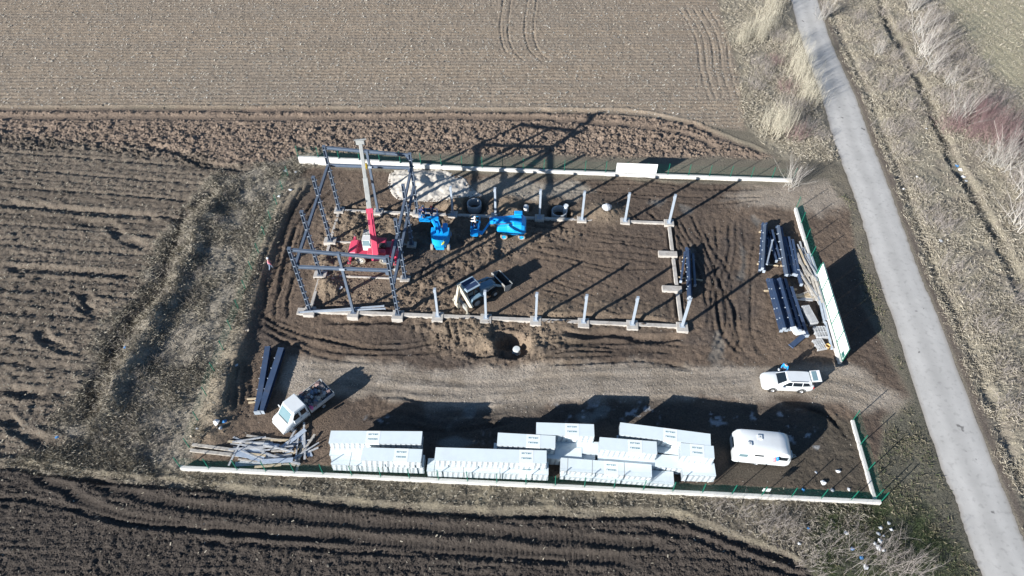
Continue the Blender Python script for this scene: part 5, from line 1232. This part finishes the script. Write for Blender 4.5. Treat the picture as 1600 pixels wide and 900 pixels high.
# ------------------------------------------------------------------ people
def person(loc, rz, label, top, legs, hat, pose='stand', scale=1.0):
    t = thing('person', label, 'person', loc, rz, None); t.scale = (scale,) * 3
    skin = mat('skin', (.48, .30, .22), rough=.6)
    stride = .22 if pose == 'walk' else .06; lean = .10 if pose == 'lean' else 0
    J = {'pel': (0, 0, .95), 'waist': (lean * .4, 0, 1.12), 'chest': (lean, 0, 1.36), 'neck': (lean * 1.2, 0, 1.52), 'head': (lean * 1.3 + .02, 0, 1.66), 'crown': (lean * 1.3 + .01, 0, 1.76)}
    for s, n in ((1, 'l'), (-1, 'r')):
        J['hip' + n] = (0, s * .10, .90); J['kne' + n] = (s * stride * .5 + .04, s * .11, .49); J['ank' + n] = (s * stride, s * .12, .09); J['toe' + n] = (s * stride + .17, s * .13, .04)
        J['sho' + n] = (lean, s * .19, 1.43)
        e = (lean + .05, s * .27, 1.16) if pose != 'reach' else (lean + .22, s * .24, 1.26)
        hnd = (lean + .16, s * .26, .94) if pose != 'reach' else (lean + .48, s * .18, 1.24)
        J['elb' + n] = e; J['wri' + n] = hnd; d = (Vector(hnd) - Vector(e)).normalized(); J['han' + n] = tuple(Vector(hnd) + d * .10)
        for k, o in enumerate((-.03, -.01, .01, .03)):
            J['f%d%s' % (k, n)] = tuple(Vector(hnd) + d * (.17 + .01 * (k % 3)) + Vector((o * .6, o * .3, -.005 * k)))
        J['th' + n] = tuple(Vector(hnd) + d * .10 + Vector((.045, -s * .02, .0)))
    E_ = [('pel', 'waist'), ('waist', 'chest'), ('chest', 'neck'), ('neck', 'head'), ('head', 'crown')]
    for n in 'lr':
        E_ += [('pel', 'hip' + n), ('hip' + n, 'kne' + n), ('kne' + n, 'ank' + n), ('ank' + n, 'toe' + n), ('chest', 'sho' + n), ('sho' + n, 'elb' + n), ('elb' + n, 'wri' + n), ('wri' + n, 'han' + n), ('wri' + n, 'th' + n)]
        E_ += [('han' + n, 'f%d%s' % (k, n)) for k in range(4)]
    R = {'pel': .14, 'waist': .13, 'chest': .16, 'neck': .06, 'head': .10, 'crown': .085, 'hip': .10, 'kne': .06, 'ank': .042, 'toe': .035, 'sho': .075, 'elb': .048, 'wri': .032, 'han': .035, 'th': .010}
    def skinmesh(name, joints, edges, m, grow, root, parent):
        ks = [k for k in J if k in joints]; idx = {k: i for i, k in enumerate(ks)}
        me = bpy.data.meshes.new(name); me.from_pydata([J[k] for k in ks], [(idx[a], idx[b]) for a, b in edges if a in idx and b in idx], []); me.materials.append(m)
        o = bpy.data.objects.new(name, me); COL.objects.link(o); o.parent = parent
        o.modifiers.new('skin', 'SKIN'); sv = me.skin_vertices[0].data if me.skin_vertices else None
        if sv is None:
            bm = bmesh.new(); bm.from_mesh(me); bm.verts.layers.skin.verify(); bm.to_mesh(me); bm.free(); sv = me.skin_vertices[0].data
        for k in ks:
            base_ = R.get(k) or R.get(k[:-1]) or (.009 if k[0] == 'f' else .04)
            sv[idx[k]].radius = (base_ + grow, base_ + grow); sv[idx[k]].use_root = (k == root)
        s_ = o.modifiers.new('sub', 'SUBSURF'); s_.levels = 1; s_.render_levels = 1
        me.polygons.foreach_set('use_smooth', np.ones(len(me.polygons), bool))
        return o
    body = skinmesh('body', set(J), E_, skin, 0, 'pel', t)
    skinmesh('jacket', {'waist', 'chest', 'shol', 'shor', 'elbl', 'elbr', 'wril', 'wrir', 'pel'}, E_, mat('cloth_%s' % hash(top).__abs__(), top, rough=.85, var=.12, scale=6), .022, 'pel', t)
    skinmesh('trousers', {'pel', 'hipl', 'hipr', 'knel', 'kner', 'ankl', 'ankr'}, E_, mat('cloth_%s' % hash(legs).__abs__(), legs, rough=.85, var=.15, scale=6), .018, 'pel', t)
    h = J['head']
    MB().lathe([(.125, 0), (.128, .04), (.115, .10), (.07, .14), (.01, .15)], (h[0], h[1], h[2] + .03), 14).build('hat', mat('hat_%s' % hash(hat).__abs__(), hat, rough=.5), t, smooth=True)
    MB().prism([(0, -.018), (.035, 0), (0, .018)], -.03, .02, lambda x, y, z: (h[0] + .095 + x, h[1] + y, h[2] - .02 + z)).build('nose', skin, t)
    for s in (1, -1):
        MB().box((h[0] + .095, h[1] + s * .038, h[2] + .005), (.012, .022, .012)).build('eye', M_BLACK, t); MB().box((h[0], h[1] + s * .105, h[2] - .015), (.04, .02, .06)).build('ear', skin, t)
        MB().box((J['ank' + 'lr'[s < 0]][0] + .06, J['ank' + 'lr'[s < 0]][1], .045), (.28, .11, .09)).build('boot', M_BLACK, t, bevel=.03)
    MB().box((h[0] + .098, h[1], h[2] - .065), (.01, .05, .01)).build('mouth', mat('lips', (.32, .14, .12), rough=.6), t)
    return t
def stand(px, py, *a, **k):
    c = G(px, py); return person((c[0], c[1], gh(c[0], c[1]) - .01), *a, **k)
stand(424, 421, .5, 'walking person in pink top and pale blue trousers at the edge of the grassy bank', (.70, .22, .26), (.22, .28, .38), (.70, .72, .74), 'walk')
stand(1222, 583, -2.2, 'person in a bright blue jacket and dark trousers beside the white car', (.01, .23, .62), (.03, .03, .04), (.03, .03, .035), 'lean')
lb_p = LB.matrix_basis @ Vector((-4.1, .25, .36)); person((lb_p.x, lb_p.y, lb_p.z), 3.0, 'person in a white jacket standing in the lowered lift basket', (.72, .72, .68), (.10, .12, .16), (.80, .80, .78), 'reach')
person((LAB[0] - .5, LAB[1] + .1, LAB[2] + .06), 2.8, 'person in dark clothes and pale helmet in the basket by the tall frame', (.03, .04, .14), (.05, .06, .09), (.74, .70, .62), 'reach')
person((LAB[0] + .35, LAB[1] + .05, LAB[2] + .06), .4, 'person in navy overalls and red helmet in the basket by the tall frame', (.02, .03, .10), (.03, .04, .08), (.62, .10, .08), 'reach')

# ------------------------------------------------------------------ litter
r3 = random.Random(5)
lit_mats = [mat('litter_white', (.75, .76, .76), rough=.5), mat('litter_blue', (.05, .22, .50), rough=.5), mat('litter_grey', (.50, .52, .54), rough=.6), mat('litter_tan', (.45, .38, .30), rough=.7)]
def scrap(px, py, s, m, label, group):
    c = G(px, py); mb = MB(); n = 7; a0 = r3.uniform(0, 6)
    ring_ = [(s * r3.uniform(.5, 1) * math.cos(a0 + 2 * math.pi * k / n), s * r3.uniform(.5, 1) * math.sin(a0 + 2 * math.pi * k / n), r3.uniform(0, .5) * s) for k in range(n)]
    mb.add(ring_ + [(0, 0, s * r3.uniform(.4, .8)), (0, 0, -.1)], [(k, (k + 1) % n, n) for k in range(n)] + [((k + 1) % n, k, n + 1) for k in range(n)])
    tag(mb.build('litter', lit_mats[m], None, (c[0], c[1], gh(c[0], c[1]) + .03)), label, 'litter', group)
for px, py, s, m in ((1375, 825, .2, 0), (1372, 834, .22, 0), (1380, 838, .16, 0), (1374, 846, .25, 0), (1392, 828, .22, 0), (1372, 857, .3, 0), (1388, 818, .18, 2), (1345, 872, .2, 1), (1352, 886, .3, 2), (1322, 833, .25, 2), (1331, 858, .2, 1), (1248, 850, .2, 0), (1263, 826, .15, 1), (1380, 860, .2, 2), (1366, 850, .16, 0)):
    scrap(px, py, s, m, 'pale scrap of litter in the rough grass beyond the plinth corner', 'litter beyond the plinth corner')
for px, py, s, m in ((1309, 737, .28, 0), (1286, 755, .3, 0), (1275, 738, .18, 2), (1300, 766, .22, 2), (1255, 766, .2, 1), (1326, 765, .2, 0)):
    scrap(px, py, s, m, 'pale scrap of litter inside the fence near the caravan', 'litter near the caravan')
for px, py, s, m in ((1497, 256, .3, 1), (1503, 262, .34, 0), (1508, 272, .34, 0), (1512, 278, .25, 2), (1447, 202, .22, 0), (1433, 276, .22, 0), (1413, 293, .22, 0), (1470, 377, .3, 0), (1481, 375, .2, 2)):
    scrap(px, py, s, m, 'scrap of litter in the ditch grass across the road', 'litter across the road')
for px, py, s, m in ((197, 545, .2, 1), (90, 684, .22, 1), (341, 665, .42, 0), (352, 662, .3, 1), (347, 672, .25, 2)):
    scrap(px, py, s, m, 'scrap of plastic on the rough ground outside the mesh fence' if px < 300 else 'torn plastic on the spoil by the mesh fence near the truck', 'plastic outside the fence' if px < 300 else 'torn plastic by the truck')
for px, py, s in ((447, 268, .35), (463, 270, .3), (455, 300, .3), (437, 310, .3), (388, 520, .25), (372, 575, .22), (533, 452, .3), (520, 438, .3), (547, 432, .2), (300, 683, .2), (310, 672, .18)):
    scrap(px, py, s, 3 if r3.random() < .4 else 2, 'pale lump of rubble along the bank beside the mesh fence' if px < 480 else 'pale lump of rubble by the footing under the tall frame', 'rubble along the bank' if px < 480 else 'rubble under the tall frame')

# ------------------------------------------------------------------ dry grass, straw, clods: nobody could count them
def blades(name, x, y, ht, wd, lean, cols, colvar, label_mat, n_per=5, spread=.16, dirx=None):
    n = len(x) * n_per
    X0 = np.repeat(x, n_per) + rng.normal(0, spread, n); Y0 = np.repeat(y, n_per) + rng.normal(0, spread, n)
    Z0 = gha(X0, Y0) - .03
    h = np.repeat(ht, n_per) * rng.uniform(.5, 1.2, n); a = rng.uniform(0, 2 * np.pi, n); l = np.abs(rng.normal(lean, lean * .6, n)) * h
    dx, dy = np.cos(a) * l, np.sin(a) * l
    if dirx is not None: dx = dx * .5 + dirx[0] * h; dy = dy * .5 + dirx[1] * h
    b = rng.uniform(0, 2 * np.pi, n); wx, wy = np.cos(b) * wd, np.sin(b) * wd
    v = np.stack([np.stack([X0 - wx, Y0 - wy, Z0], 1), np.stack([X0 + wx, Y0 + wy, Z0], 1), np.stack([X0 + dx * .45 + wx * .7, Y0 + dy * .45 + wy * .7, Z0 + h * .62], 1), np.stack([X0 + dx, Y0 + dy, Z0 + h * .95], 1)], 1).reshape(-1, 3)
    f = (np.arange(n)[:, None] * 4 + np.array([[0, 1, 2, 3]])).astype(np.int32)
    me = bpy.data.meshes.new(name); fill_mesh(me, v, f)
    c = np.array(cols)[rng.integers(0, len(cols), n)] * rng.uniform(1 - colvar, 1 + colvar, (n, 1))
    set_col(me, 'soil', np.repeat(c, 4, 0)); me.materials.append(label_mat)
    o = bpy.data.objects.new(name, me); COL.objects.link(o); o['kind'] = 'stuff'; return o
M_STRAW = attr_mat('dry_stems', 'soil', rough=.85, nscale=1.5, lo=.8, hi=1.2)
def scatter(mask_fn, n, x0, x1, y0, y1):
    x = rng.uniform(x0, x1, n); y = rng.uniform(y0, y1, n); k = mask_fn(x, y) > rng.random(n); return x[k], y[k]
STRAW = [(.40, .36, .28), (.33, .295, .235), (.46, .42, .34), (.28, .25, .20), (.37, .34, .29)]
DULL = [(.33, .30, .24), (.26, .235, .19), (.40, .37, .30), (.20, .18, .145), (.36, .33, .28)]
clump = fbm(X * .45, Y * .45, 201)
def msk(M, lo=.42, hi=.6): 
    MM = M * (.15 + .85 * sstep(lo, hi, clump)); return lambda x, y: msample(MM, x, y)
notroad = 1 - sstep(-1.0, -.3, rs)
x, y = scatter(lambda x, y: msample(np.clip(RIDGE + .9 * HOLL, 0, 1) * westband, x, y), 14000, -46, -24, 22, 70); blades('dry_grass', x, y, np.full(len(x), .36), .010, .8, [(.42, .38, .30), (.30, .27, .22), (.22, .195, .16)], .25, M_STRAW)
x, y = scatter(msk(westband), 44000, -46, -24, 22, 70); blades('dry_grass', x, y, np.full(len(x), .30), .010, .9, DULL, .25, M_STRAW)
x, y = scatter(msk(southband), 22000, -45, 36, 17, 30); blades('dry_grass', x, y, np.full(len(x), .26), .010, .9, DULL, .25, M_STRAW)
x, y = scatter(msk(beyond * notroad * (1 - .8 * fld_far)), 100000, 34, 79, 20, 112); blades('dry_grass', x, y, np.full(len(x), .30), .011, .8, STRAW, .25, M_STRAW)
x, y = scatter(msk(verge_ne * notroad), 34000, 20, 46, 60, 112); blades('dry_grass', x, y, np.full(len(x), .34), .012, .8, STRAW, .25, M_STRAW)
x, y = scatter(msk(np.clip(verge_e + green_se, 0, 1) * notroad), 24000, 24, 44, 7, 64); blades('dry_grass', x, y, np.full(len(x), .22), .013, .9, [(.20, .18, .12), (.14, .13, .085), (.10, .12, .06), (.26, .23, .17)], .25, M_STRAW)
x, y = scatter(lambda x, y: msample(green_se, x, y), 5000, 20, 40, 13, 27); blades('green_grass', x, y, np.full(len(x), .16), .014, .7, [(.05, .075, .03), (.07, .09, .035), (.12, .12, .06)], .25, M_STRAW)
x, y = scatter(lambda x, y: msample(fld_far, x, y), 14000, 45, 79, 70, 113); blades('stubble', x, y, np.full(len(x), .14), .02, .8, STRAW, .2, M_STRAW, 3)
# flat straw bits and chips on the fields
def chips(name, x, y, s, cols, mname):
    n = len(x); z = gha(x, y) + .02; a = rng.uniform(0, 2 * np.pi, n); L = s * rng.uniform(.4, 1.5, n); w = L * rng.uniform(.15, .5, n)
    ca, sa = np.cos(a), np.sin(a); t = rng.uniform(-.4, .4, n)
    P = lambda u, v_: np.stack([x + u * L * ca - v_ * w * sa, y + u * L * sa + v_ * w * ca, z + .03 + u * L * t], 1)
    v = np.stack([P(-1, -1), P(1, -1), P(1, 1), P(-1, 1)], 1).reshape(-1, 3)
    me = bpy.data.meshes.new(name); fill_mesh(me, v, (np.arange(n)[:, None] * 4 + np.arange(4)[None]).astype(np.int32))
    set_col(me, 'soil', np.repeat(np.array(cols)[rng.integers(0, len(cols), n)] * rng.uniform(.7, 1.2, (n, 1)), 4, 0)); me.materials.append(M_STRAW)
    o = bpy.data.objects.new(name, me); COL.objects.link(o); o['kind'] = 'stuff'
x, y = scatter(lambda x, y: msample(fld_up, x, y), 34000, -87, 36, 68, 113); chips('straw', x, y, .10, [(.50, .46, .38), (.42, .38, .31), (.36, .31, .25), (.58, .55, .48)], 'straw')
x, y = scatter(lambda x, y: msample(np.clip(fld_left + .15 * fld_bot + .8 * westband + southband, 0, 1), x, y), 40000, -87, 36, 14, 72); chips('straw', x, y, .085, [(.30, .27, .21), (.22, .20, .16), (.38, .34, .27)], 'straw')
x, y = scatter(lambda x, y: msample(np.clip(gravel + gravel_n + .05 * yard, 0, 1), x, y), 34000, -30, 36, 25, 66); chips('gravel_stones', x, y, .042, [(.38, .35, .30), (.26, .23, .19), (.48, .45, .40), (.16, .14, .12)], 'stones')
# turned clods as small real lumps
def clods(name, x, y, s, cols):
    n = len(x); z = gha(x, y); R_ = s * rng.uniform(.5, 1.5, n)
    o6 = np.array([(1, 0, 0), (0, 1, 0), (-1, 0, 0), (0, -1, 0), (0, 0, 1.0)]); F = np.array([(0, 1, 4), (1, 2, 4), (2, 3, 4), (3, 0, 4)])
    a = rng.uniform(0, 6.28, n); jit = rng.uniform(.6, 1.3, (n, 5, 3)); p = o6[None] * jit * R_[:, None, None]
    ca, sa = np.cos(a)[:, None], np.sin(a)[:, None]
    v = np.stack([x[:, None] + p[..., 0] * ca - p[..., 1] * sa, y[:, None] + p[..., 0] * sa + p[..., 1] * ca, z[:, None] + p[..., 2] * .75 - .02], -1).reshape(-1, 3)
    me = bpy.data.meshes.new(name); fill_mesh(me, v, (np.arange(n)[:, None, None] * 5 + F[None]).reshape(-1, 3).astype(np.int32))
    cc_ = np.array([msample(base[..., k], x, y) for k in range(3)]).T * rng.uniform(.8, 1.25, (n, 1))
    set_col(me, 'soil', np.repeat(np.clip(cc_, 0, 1), 5, 0)); me.materials.append(bpy.data.materials['dry_stems'])
    o = bpy.data.objects.new(name, me); COL.objects.link(o); o['kind'] = 'stuff'
x, y = scatter(lambda x, y: msample(plough * (1 - TM), x, y) * (.35 + .65 * msample(mid, x, y)), 42000, -87, 30, 62, 80); clods('soil_clods', x, y, .16, None)
x, y = scatter(lambda x, y: msample(fld_left, x, y) * msample(sstep(.35, .6, vn(X * .15, vl * .45, 65)), x, y), 30000, -75, -24, 20, 72); clods('soil_clods', x, y, .10, None)
x, y = scatter(lambda x, y: msample(fld_bot * (1 - TM), x, y), 90000, -45, 30, 7, 28); clods('soil_clods', x, y, .085, None)
x, y = scatter(lambda x, y: msample(np.clip(rough_y + spoil, 0, 1) * yard, x, y), 26000, -30, 30, 26, 66); clods('soil_clods', x, y, .11, None)
x, y = scatter(lambda x, y: msample(yard, x, y), 20000, -30, 32, 26, 66); clods('soil_clods', x, y, .055, None)

# ------------------------------------------------------------------ bare shrubs and reeds
def shrub_mesh(seed, n_stem, h, spread, r0, twigs, base_r=.35, droop=0.0):
    r = random.Random(seed); A = MB(); B = MB()
    for k in range(n_stem):
        a = r.uniform(0, 6.283); tl = abs(r.gauss(0, spread)); L = h * r.uniform(.6, 1.1)
        p = Vector((r.gauss(0, base_r), r.gauss(0, base_r), -.1)); d = Vector((math.cos(a) * tl, math.sin(a) * tl, 1)).normalized(); segs = 4; rad = r0 * r.uniform(.6, 1.2)
        for s in range(segs):
            q = p + d * L / segs; A.tube(p, q, rad, rad * .72, n=3, cap=False); rad *= .72
            if s >= 1:
                for _ in range(twigs):
                    b = r.uniform(0, 6.283); td = (d + Vector((math.cos(b) * .55, math.sin(b) * .55, r.uniform(-.1, .3)))).normalized(); tl2 = L * r.uniform(.12, .32)
                    st_ = p + (q - p) * r.random(); B.tube(st_, st_ + td * tl2, rad * .6, rad * .25, n=3, cap=False)
            p = q; d = (d + Vector((r.gauss(0, .10), r.gauss(0, .10), r.gauss(0, .05) - droop))).normalized()
    return A, B
SH = {}
M_PALE = mat('pale_bark', (.43, .41, .375), rough=.8, var=.15); M_TWIG = mat('grey_twigs', (.32, .285, .265), rough=.85, var=.2); M_REDT = mat('red_twigs', (.225, .145, .145), rough=.85, var=.2)
M_REED = mat('reed_straw', (.50, .46, .365), rough=.85, var=.2); M_DKT = mat('brown_twigs', (.25, .22, .185), rough=.85, var=.2)
def template(kind, seed):
    key = (kind, seed)
    if key in SH: return SH[key]
    if kind == 'willow': A, B = shrub_mesh(seed, 36, 4.8, .5, .036, 4, .6); ma, mb = M_PALE, M_TWIG
    elif kind == 'red': A, B = shrub_mesh(seed, 55, 2.6, .55, .017, 4, .8); ma, mb = M_REDT, M_REDT
    elif kind == 'reed': A, B = shrub_mesh(seed, 120, 3.1, .17, .014, 1, .8, .02); ma, mb = M_REED, M_REED
    elif kind == 'brush': A, B = shrub_mesh(seed, 60, 2.0, .65, .014, 4, .9); ma, mb = M_TWIG, M_TWIG
    else: A, B = shrub_mesh(seed, 40, 1.0, .8, .012, 3, .5); ma, mb = M_DKT, M_TWIG
    a = A.build('stems', ma); b = B.build('twigs', mb); SH[key] = (a.data, b.data); bpy.data.objects.remove(a); bpy.data.objects.remove(b)
    return SH[key]
rs_ = random.Random(77)
def shrub(kind, px, py, sc, label, group, name):
    c = G(px, py); me = template(kind, rs_.randint(0, 2))
    t = thing(name, label, 'reeds' if kind == 'reed' else 'shrub', (c[0], c[1], gh(c[0], c[1])), rs_.uniform(0, 6), group); t.scale = (sc, sc, sc * rs_.uniform(.85, 1.15))
    plain('stems', me[0], t)['kind'] = 'stuff'; plain('twigs', me[1], t)['kind'] = 'stuff'
for px, py, sc in ((1432, 52, 1.0), (1440, 84, 1.1), (1455, 110, .9), (1500, 186, .9), (1568, 262, 1.15), (1552, 258, .8), (1588, 352, 1.0), (1598, 300, 1.1), (1425, 15, .9), (1372, 84, .55), (1485, 130, .7)):
    shrub('willow', px, py, sc, 'bare pale-stemmed willow shrub along the far side of the ditch', 'pale willows along the ditch', 'willow_shrub')
for px, py, sc in ((1540, 185, 1.2), (1560, 205, 1.2), (1585, 225, 1.2), (1525, 175, 1.0), (1500, 200, .9), (1530, 200, 1.3), (1550, 222, 1.3), (1515, 215, 1.0), (1570, 235, 1.2), (1480, 200, .9)):
    shrub('red', px, py, sc, 'dense reddish bare shrub among the pale willows by the ditch', 'reddish shrubs by the ditch', 'red_twig_shrub')
for px, py, sc in ((1212, 100, .8), (1228, 142, .8), (1244, 215, .9)):
    shrub('red', px, py, sc, 'reddish bare shrub between the pale harrowed field and the road', 'reddish shrubs by the road', 'red_twig_shrub')
for px, py, sc in ((1188, 60, 1.0), (1196, 40, 1.1), (1205, 20, 1.0), (1212, 208, 1.25), (1220, 200, 1.1), (1250, 118, 1.1), (1256, 134, 1.15), (1262, 150, 1.0), (1268, 160, 1.0), (1240, 70, .9), (1168, 52, .9), (1160, 66, .8), (1247, 102, 1.0)):
    shrub('reed', px, py, sc, 'clump of tall straw-coloured reeds between the pale field and the road', 'reed clumps by the road', 'reed_clump')
for px, py, sc in ((1195, 120, 1.0), (1230, 170, 1.1), (1180, 140, .9), (1240, 190, 1.0), (1215, 60, 1.0), (1185, 100, .9), (1255, 170, .9), (1265, 205, .8), (1280, 215, .7)):
    shrub('brush', px, py, sc, 'low grey twiggy bush among the reeds by the road', 'twiggy bushes among the reeds', 'twig_bush')
for px, py, sc in ((1480, 60, 1.1), (1495, 85, 1.1), (1520, 105, 1.1), (1540, 140, 1.1), (1470, 40, 1.0), (1455, 25, 1.0), (1470, 115, 1.1), (1450, 70, 1.0), (1590, 190, 1.1), (1570, 160, 1.0), (1595, 330, 1.0), (1585, 290, 1.0), (1405, 45, .9), (1395, 90, .9), (1420, 200, .9), (1380, 140, .9), (1340, 30, .9), (1360, 60, 1.0), (1400, 130, 1.0), (1380, 20, .8), (1420, 170, .8), (1390, 210, 1.0), (1410, 240, .9), (1440, 300, .9), (1460, 345, 1.1), (1475, 360, .9), (1490, 420, .9), (1520, 470, 1.0), (1545, 520, 1.0), (1570, 580, .9), (1350, 110, .7), (1430, 110, 1.0), (1470, 160, 1.1), (1490, 175, 1.0), (1510, 120, .9), (1535, 165, 1.0), (1560, 180, 1.0), (1580, 640, .9), (1590, 470, .9), (1465, 90, 1.0), (1500, 150, .9), (1525, 240, .8), (1580, 215, 1.1), (1595, 250, 1.1)):
    dx_ = px - float(np.interp(py, [0, 24, 120, 165, 216, 260, 320, 380, 453, 620], [1375, 1384, 1432, 1456, 1474, 1496, 1533, 1563, 1598, 1700])); w_ = 'small' if sc < .95 else 'spreading'
    shrub('brush', px, py, sc, w_ + (' grey twiggy bush beyond the ditch among the willows' if dx_ > 0 else ' grey twiggy bush in the dry grass between road and ditch'), w_ + (' bushes beyond the ditch' if dx_ > 0 else ' bushes between road and ditch'), 'twig_bush')
for px, py, sc in ((1340, 880, 1.2), (1400, 885, 1.5), (1420, 895, 1.4), (1300, 850, 1.0), (1340, 840, .9), (1240, 830, 1.0), (1215, 815, .9), (1270, 875, 1.1), (1385, 870, .9), (1160, 800, .8), (1120, 795, .7), (1195, 825, 1.0)):
    shrub('brush', px, py, sc * .8, 'low bare bramble beyond the plinth corner and the dark field', 'brambles beyond the plinth corner', 'bramble_bush')
for px, py, sc in ((300, 345, 1.0), (285, 385, 1.0), (270, 430, 1.1), (265, 470, 1.0), (200, 540, 1.2), (185, 575, 1.1), (215, 590, 1.0), (250, 560, 1.0), (235, 610, 1.0), (175, 610, 1.0), (320, 325, .8), (340, 350, .9), (355, 310, .8), (150, 640, .9), (205, 665, .9), (255, 690, .8), (300, 470, .9), (310, 430, .9), (425, 262, 1.0), (160, 690, .8), (225, 490, .9), (290, 520, .9)):
    shrub('low', px, py, sc * 1.05, 'low tangle of dead weeds on the rough bank beside the left field', 'dead weeds on the rough bank', 'weed_tangle')
# slender bare saplings whose shadows cross the road
for px, py, sc in ((1237, 290, .75), (1283, 28, .8)):
    shrub('willow', px, py, sc, 'slender bare sapling standing between the yard corner and the road' if py > 100 else 'slender bare sapling at the edge of the road beyond the reeds', None, 'sapling')
